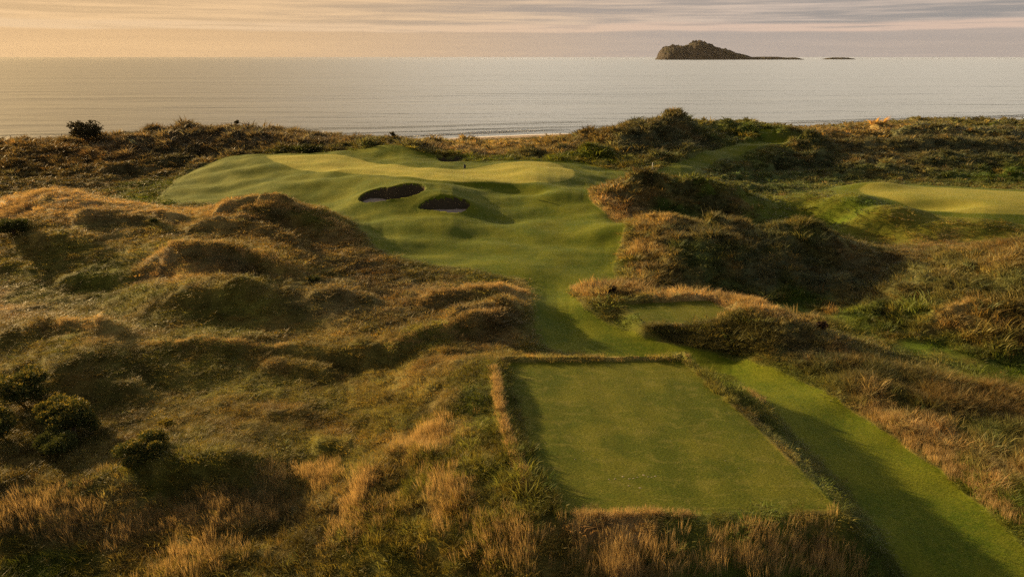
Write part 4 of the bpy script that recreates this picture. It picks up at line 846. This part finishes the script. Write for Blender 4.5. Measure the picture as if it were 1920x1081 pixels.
for i in range(6):
    for j in range(4): a = i * 5 + j; Fc.append((a, a + 5, a + 6, a + 1))
fo_ = mesh_obj('flag_cloth', V, Fc, flag_m, fl, True); sm = fo_.modifiers.new('thick', 'SOLIDIFY'); sm.thickness = .006
V, Fc = [], []
for j in range(16):
    a = 2 * math.pi * j / 16; V += [(math.cos(a) * .054, math.sin(a) * .054, .006), (math.cos(a) * .066, math.sin(a) * .066, .012)]
for j in range(16): a = 2 * j; b = (2 * j + 2) % 32; Fc.append((a, b, b + 1, a + 1))
mesh_obj('cup_rim', V, Fc, hole_m, fl)

def post_obj(name, x, y, z, h, r, m, parent=None, label=None, cat=None, cap=True, n=8):
    V, Fc = [], []; cyl(V, Fc, 0, 0, -.35, h - .03, r, r * .94, n); cyl(V, Fc, 0, 0, h - .03, h, r * .94, r * .55, n)
    o = mesh_obj(name, V, Fc, m, parent); o.location = (x, y, z)
    if label: tag(o, label, cat)
    return o
x, y, z = at(1223, 319)
post_obj('marker_post', x, y, z, 1.05, .05, white_m, None, 'slim white marker post beside the narrow grass path behind the green', 'marker post')
x, y, z = at(1617, 256)
post_obj('thin_pole', x, y, z, 3.3, .035, simple('pale_wood', (.30, .26, .18), (.40, .34, .24), 9, .7, .002), None, 'tall thin pale pole among the golden scrub of the far right dunes', 'pole')
def crest(px, ymin=100, ymax=215):
    """skyline point of the ground in that column"""
    ys_ = np.linspace(ymin, ymax, 600); depth = ys_ * CP + (CAMZ - 11) * SP; xs_ = (px - CX) / F * depth
    zz = height(xs_, ys_); k = int(np.argmax((zz - CAMZ) / ys_)); return xs_[k], ys_[k], zz[k]
def fence(pxs, label, back=1.2, h=1.15, ytop=None):
    Pn = []
    for p in pxs:
        x, y, z = crest(p); y2 = y + back; x2 = x * y2 / y; z2 = float(height(np.array([x2]), np.array([y2]))[0]); Pn.append((x2, y2, z2))
    f = empty('fence', Pn[0], label, 'fence'); o0 = Vector(Pn[0])
    rnd = random.Random(len(pxs))
    hts = []
    for p in Pn:
        hh = h * rnd.uniform(.88, 1.12) + (0.12 if back > 1 else 0); hts.append(hh); q = Vector(p) - o0
        post_obj('post', q.x, q.y, q.z, hh, .065, post_m, f)
    for fr in (.45, .72, .93):
        V, Fc = [], []
        for k in range(len(Pn) - 1):
            a, b = Vector(Pn[k]) - o0, Vector(Pn[k + 1]) - o0; a.z += hts[k] * fr; b.z += hts[k + 1] * fr; a.y += .07; b.y += .07
            prev = a
            for s in range(1, 7):
                t = s / 6; c = a.lerp(b, t); c.z -= .05 * math.sin(math.pi * t) ; limb(V, Fc, prev, c, .007, .007, 4); prev = c
        mesh_obj('wire', V, Fc, wire_m, f)
fence([1675, 1705, 1732, 1764, 1788, 1811, 1835], 'seven-post wire fence along the skyline of the far right dunes')
fence([18, 27, 75, 117, 130], 'post and wire fence on the dune edge left of the small dark tree')
fence([237, 277], 'pair of fence posts on the dune edge right of the small dark tree')
fence([437, 468, 487], 'short run of fence posts on the dune crest behind the left end of the green')
fence([669, 702, 731, 762], 'row of fence posts on the low dune behind the middle of the green')
cx_, cy_, cz_ = crest(447); shrub('crest_shrub', 0, 0, .9, .8, 'narrow upright dark shrub on the dune crest beside the short fence', 'shrub', None, bush_m, 14, 120, .2, pos=(cx_, cy_, cz_))
cx_, cy_, cz_ = crest(737); shrub('crest_shrub', 0, 0, .9, 1.0, 'small forked dark shrub on the low dune crest behind the middle of the green', 'shrub', None, bush_m, 15, 80, .2, pos=(cx_, cy_, cz_))
cx_, cy_, cz_ = crest(694); shrub('crest_shrub', 0, 0, .8, .6, 'tiny round dark shrub next to the low dune fence behind the green', 'shrub', None, bush_m, 16, 80, .16, pos=(cx_, cy_, cz_))

# ------------------------------------------------------------------ sanded divots on the tee, stray pale scraps
divot_m = simple('divot_sand', (.30, .26, .19), (.42, .37, .29), 14, .9, .004)
rnd = random.Random(4)
DV = [(1142,898,'W'),(1153,897,''),(1168,893,''),(1180,897,''),(1188,896,''),(1195,894,''),(1207,890,''),(1215,893,''),(1222,894,''),(1229,892,''),(1179,910,''),(1200,914,''),
      (1094,845,''),(1119,861,''),(1078,860,''),(1275,839,''),(1385,877,''),(1360,863,''),(1022,830,'')]
DLX = ['leftmost', 'second from the left', 'third from the left', 'fourth from the left', 'fifth from the left', 'sixth from the left', 'seventh from the left', 'third from the right', 'second from the right', 'rightmost']
DS = ['highest pale divot at the upper left part of the tee scatter', 'pale divot left of the middle, just below the highest of the scatter', 'pale divot at the far left of the scatter, beside the shaded strip', 'lone pale divot near the middle of the large tee', 'lone pale divot right of the middle on the large tee', 'pale divot between the two right-hand lone divots', 'pale divot nearest the shaded left edge of the large tee']
DL = {0: 'leftmost sanded divot in the row on the tee', 10: 'sanded divot just below the row on the tee', 11: 'pale sanded divot nearest the camera, below the row on the tee'}
for k, (px, py, _) in enumerate(DV):
    x, y = W(px, py, 9.0); V = [(0, 0, .012)]; Fc = []; a_, b_ = rnd.uniform(.04, .065), rnd.uniform(.018, .03); ro = rnd.uniform(-.5, .5)
    if k > 11: a_ *= .6; b_ *= .6
    for j in range(10):
        f = 2 * math.pi * j / 10; r = rnd.uniform(.75, 1.2); ex, ey = a_ * r * math.cos(f), b_ * r * math.sin(f)
        V.append((ex * math.cos(ro) - ey * math.sin(ro), ex * math.sin(ro) + ey * math.cos(ro), .001))
    for j in range(10): Fc.append((0, 1 + j, 1 + (j + 1) % 10))
    o = mesh_obj('divot', V, Fc, divot_m); o.location = (x, y, 9.004)
    if k in DL: tag(o, DL[k], 'divot', 'sanded divots on the large tee')
    elif k < 10: tag(o, DLX[k] + ' of the ten sanded divots in the row on the large tee', 'divot', 'sanded divots on the large tee')
    else: tag(o, DS[k - 12], 'divot', 'sanded divots on the large tee')
x, y = W(1470, 571, 6.35)

# ------------------------------------------------------------------ island and islet
rock, nt = mat('island_rock')
tcn = N(nt, 'ShaderNodeTexCoord'); n = noise(nt, tcn.outputs['Object'], .012, 8, .65); n2 = noise(nt, mapping(nt, tcn.outputs['Object'], (1, 1, .25)), .05, 6, .7)
gm = N(nt, 'ShaderNodeNewGeometry'); sp = N(nt, 'ShaderNodeSeparateXYZ'); L(nt, gm.outputs['Normal'], sp.inputs[0])
c = mix(nt, maprange(nt, n2, .3, .7), (.034, .030, .027), (.080, .068, .056)); c = mix(nt, math_(nt, 'MULTIPLY', maprange(nt, sp.outputs[2], .55, .85), maprange(nt, n, .35, .6)), c, (.05, .048, .024))
b = N(nt, 'ShaderNodeBsdfPrincipled', i={'Roughness': .9, 'Specular IOR Level': .1}); L(nt, c, b.inputs['Base Color'])
k = N(nt, 'ShaderNodeBump', i={'Strength': 1, 'Distance': 45}); L(nt, n2, k.inputs['Height']); L(nt, k.outputs[0], b.inputs['Normal'])
o_ = N(nt, 'ShaderNodeOutputMaterial'); L(nt, b.outputs[0], o_.inputs[0])
def isle(name, prof, base_py, half):
    pr = np.array(prof, float); X0_, Y0_ = W(960, base_py, 0); k = (Y0_ * CP + 25 * SP) / F
    nxp, nyp = 420, 60; px = np.linspace(pr[0, 0], pr[-1, 0], nxp); top = np.interp(px, pr[:, 0], pr[:, 1])
    hz = (base_py - top) * k; tt = np.linspace(-1, 1, nyp); T, HZ = np.meshgrid(tt, hz, indexing='ij'); _, PX = np.meshgrid(tt, px, indexing='ij')
    x = (PX - CX) * k; hw_ = half * (0.25 + .75 * np.clip(HZ / hz.max(), 0, 1) ** .5); yy = Y0_ + T * hw_
    prof_y = np.clip(1 - np.abs(T) ** 2.6, 0, 1) ** .55
    ns = fbm(x / 90, yy / 120, 500, 5, .6)
    z = HZ * prof_y * (1 + .22 * ns * np.clip(np.abs(T) * 4 - .4, 0, 1)) - 3 * (1 - prof_y) ; yy = yy + 18 * fbm(x / 60, z / 30, 510, 4)
    # gullies: the crest line itself stays
    Vv = np.stack([x, yy, z], -1).reshape(-1, 3).astype(np.float32); ii = np.arange(nxp * nyp).reshape(nyp, nxp)
    Ff = np.stack([ii[:-1, :-1], ii[:-1, 1:], ii[1:, 1:], ii[1:, :-1]], -1).reshape(-1, 4)
    o = mesh_obj(name, Vv.tolist(), Ff.tolist(), rock, None, True); tag(o, kind='structure'); return o
isle('island', [(1229,113),(1232,109),(1236,104),(1238,98),(1240,95),(1246,90),(1252,88),(1260,87.5),(1268,89),(1275,89.5),(1278,91),(1283,87),(1285,85.5),(1289,86.5),(1292,86),(1299,82.5),(1306,80.5),(1311,80),(1316,82),
 (1326,85),(1336,88),(1343,91),(1350,94.5),(1357,94.6),(1364,95),(1371,97),(1380,102),(1392,104),(1400,105.6),(1406,107.4),(1414,107.2),(1432,106.8),(1452,107.3),(1472,108.2),(1488,108.6),(1498,109.8),(1504,111.8)], 112, 260)
isle('islet', [(1540,111.9),(1546,110.8),(1550,109.2),(1562,108.3),(1576,108.0),(1586,108.6),(1596,109.6),(1602,111.2)], 111.6, 90)

# ------------------------------------------------------------------ sea air
if True:
    hz, nt = mat('sea_haze'); vol = N(nt, 'ShaderNodeVolumePrincipled', i={'Density': 0.000005, 'Color': (.86, .80, .74, 1), 'Anisotropy': .35})
    o_ = N(nt, 'ShaderNodeOutputMaterial'); L(nt, vol.outputs[0], o_.inputs['Volume'])
    x0, x1, y0, y1, z0, z1 = -9000, 9000, -400, 12000, -8, 230
    V = [(x, y, z) for z in (z0, z1) for y in (y0, y1) for x in (x0, x1)]
    Fc = [(0, 2, 3, 1), (4, 5, 7, 6), (0, 1, 5, 4), (2, 6, 7, 3), (0, 4, 6, 2), (1, 3, 7, 5)]
    tag(mesh_obj('haze', V, Fc, hz), kind='stuff')
    scene.cycles.volume_bounces = 0
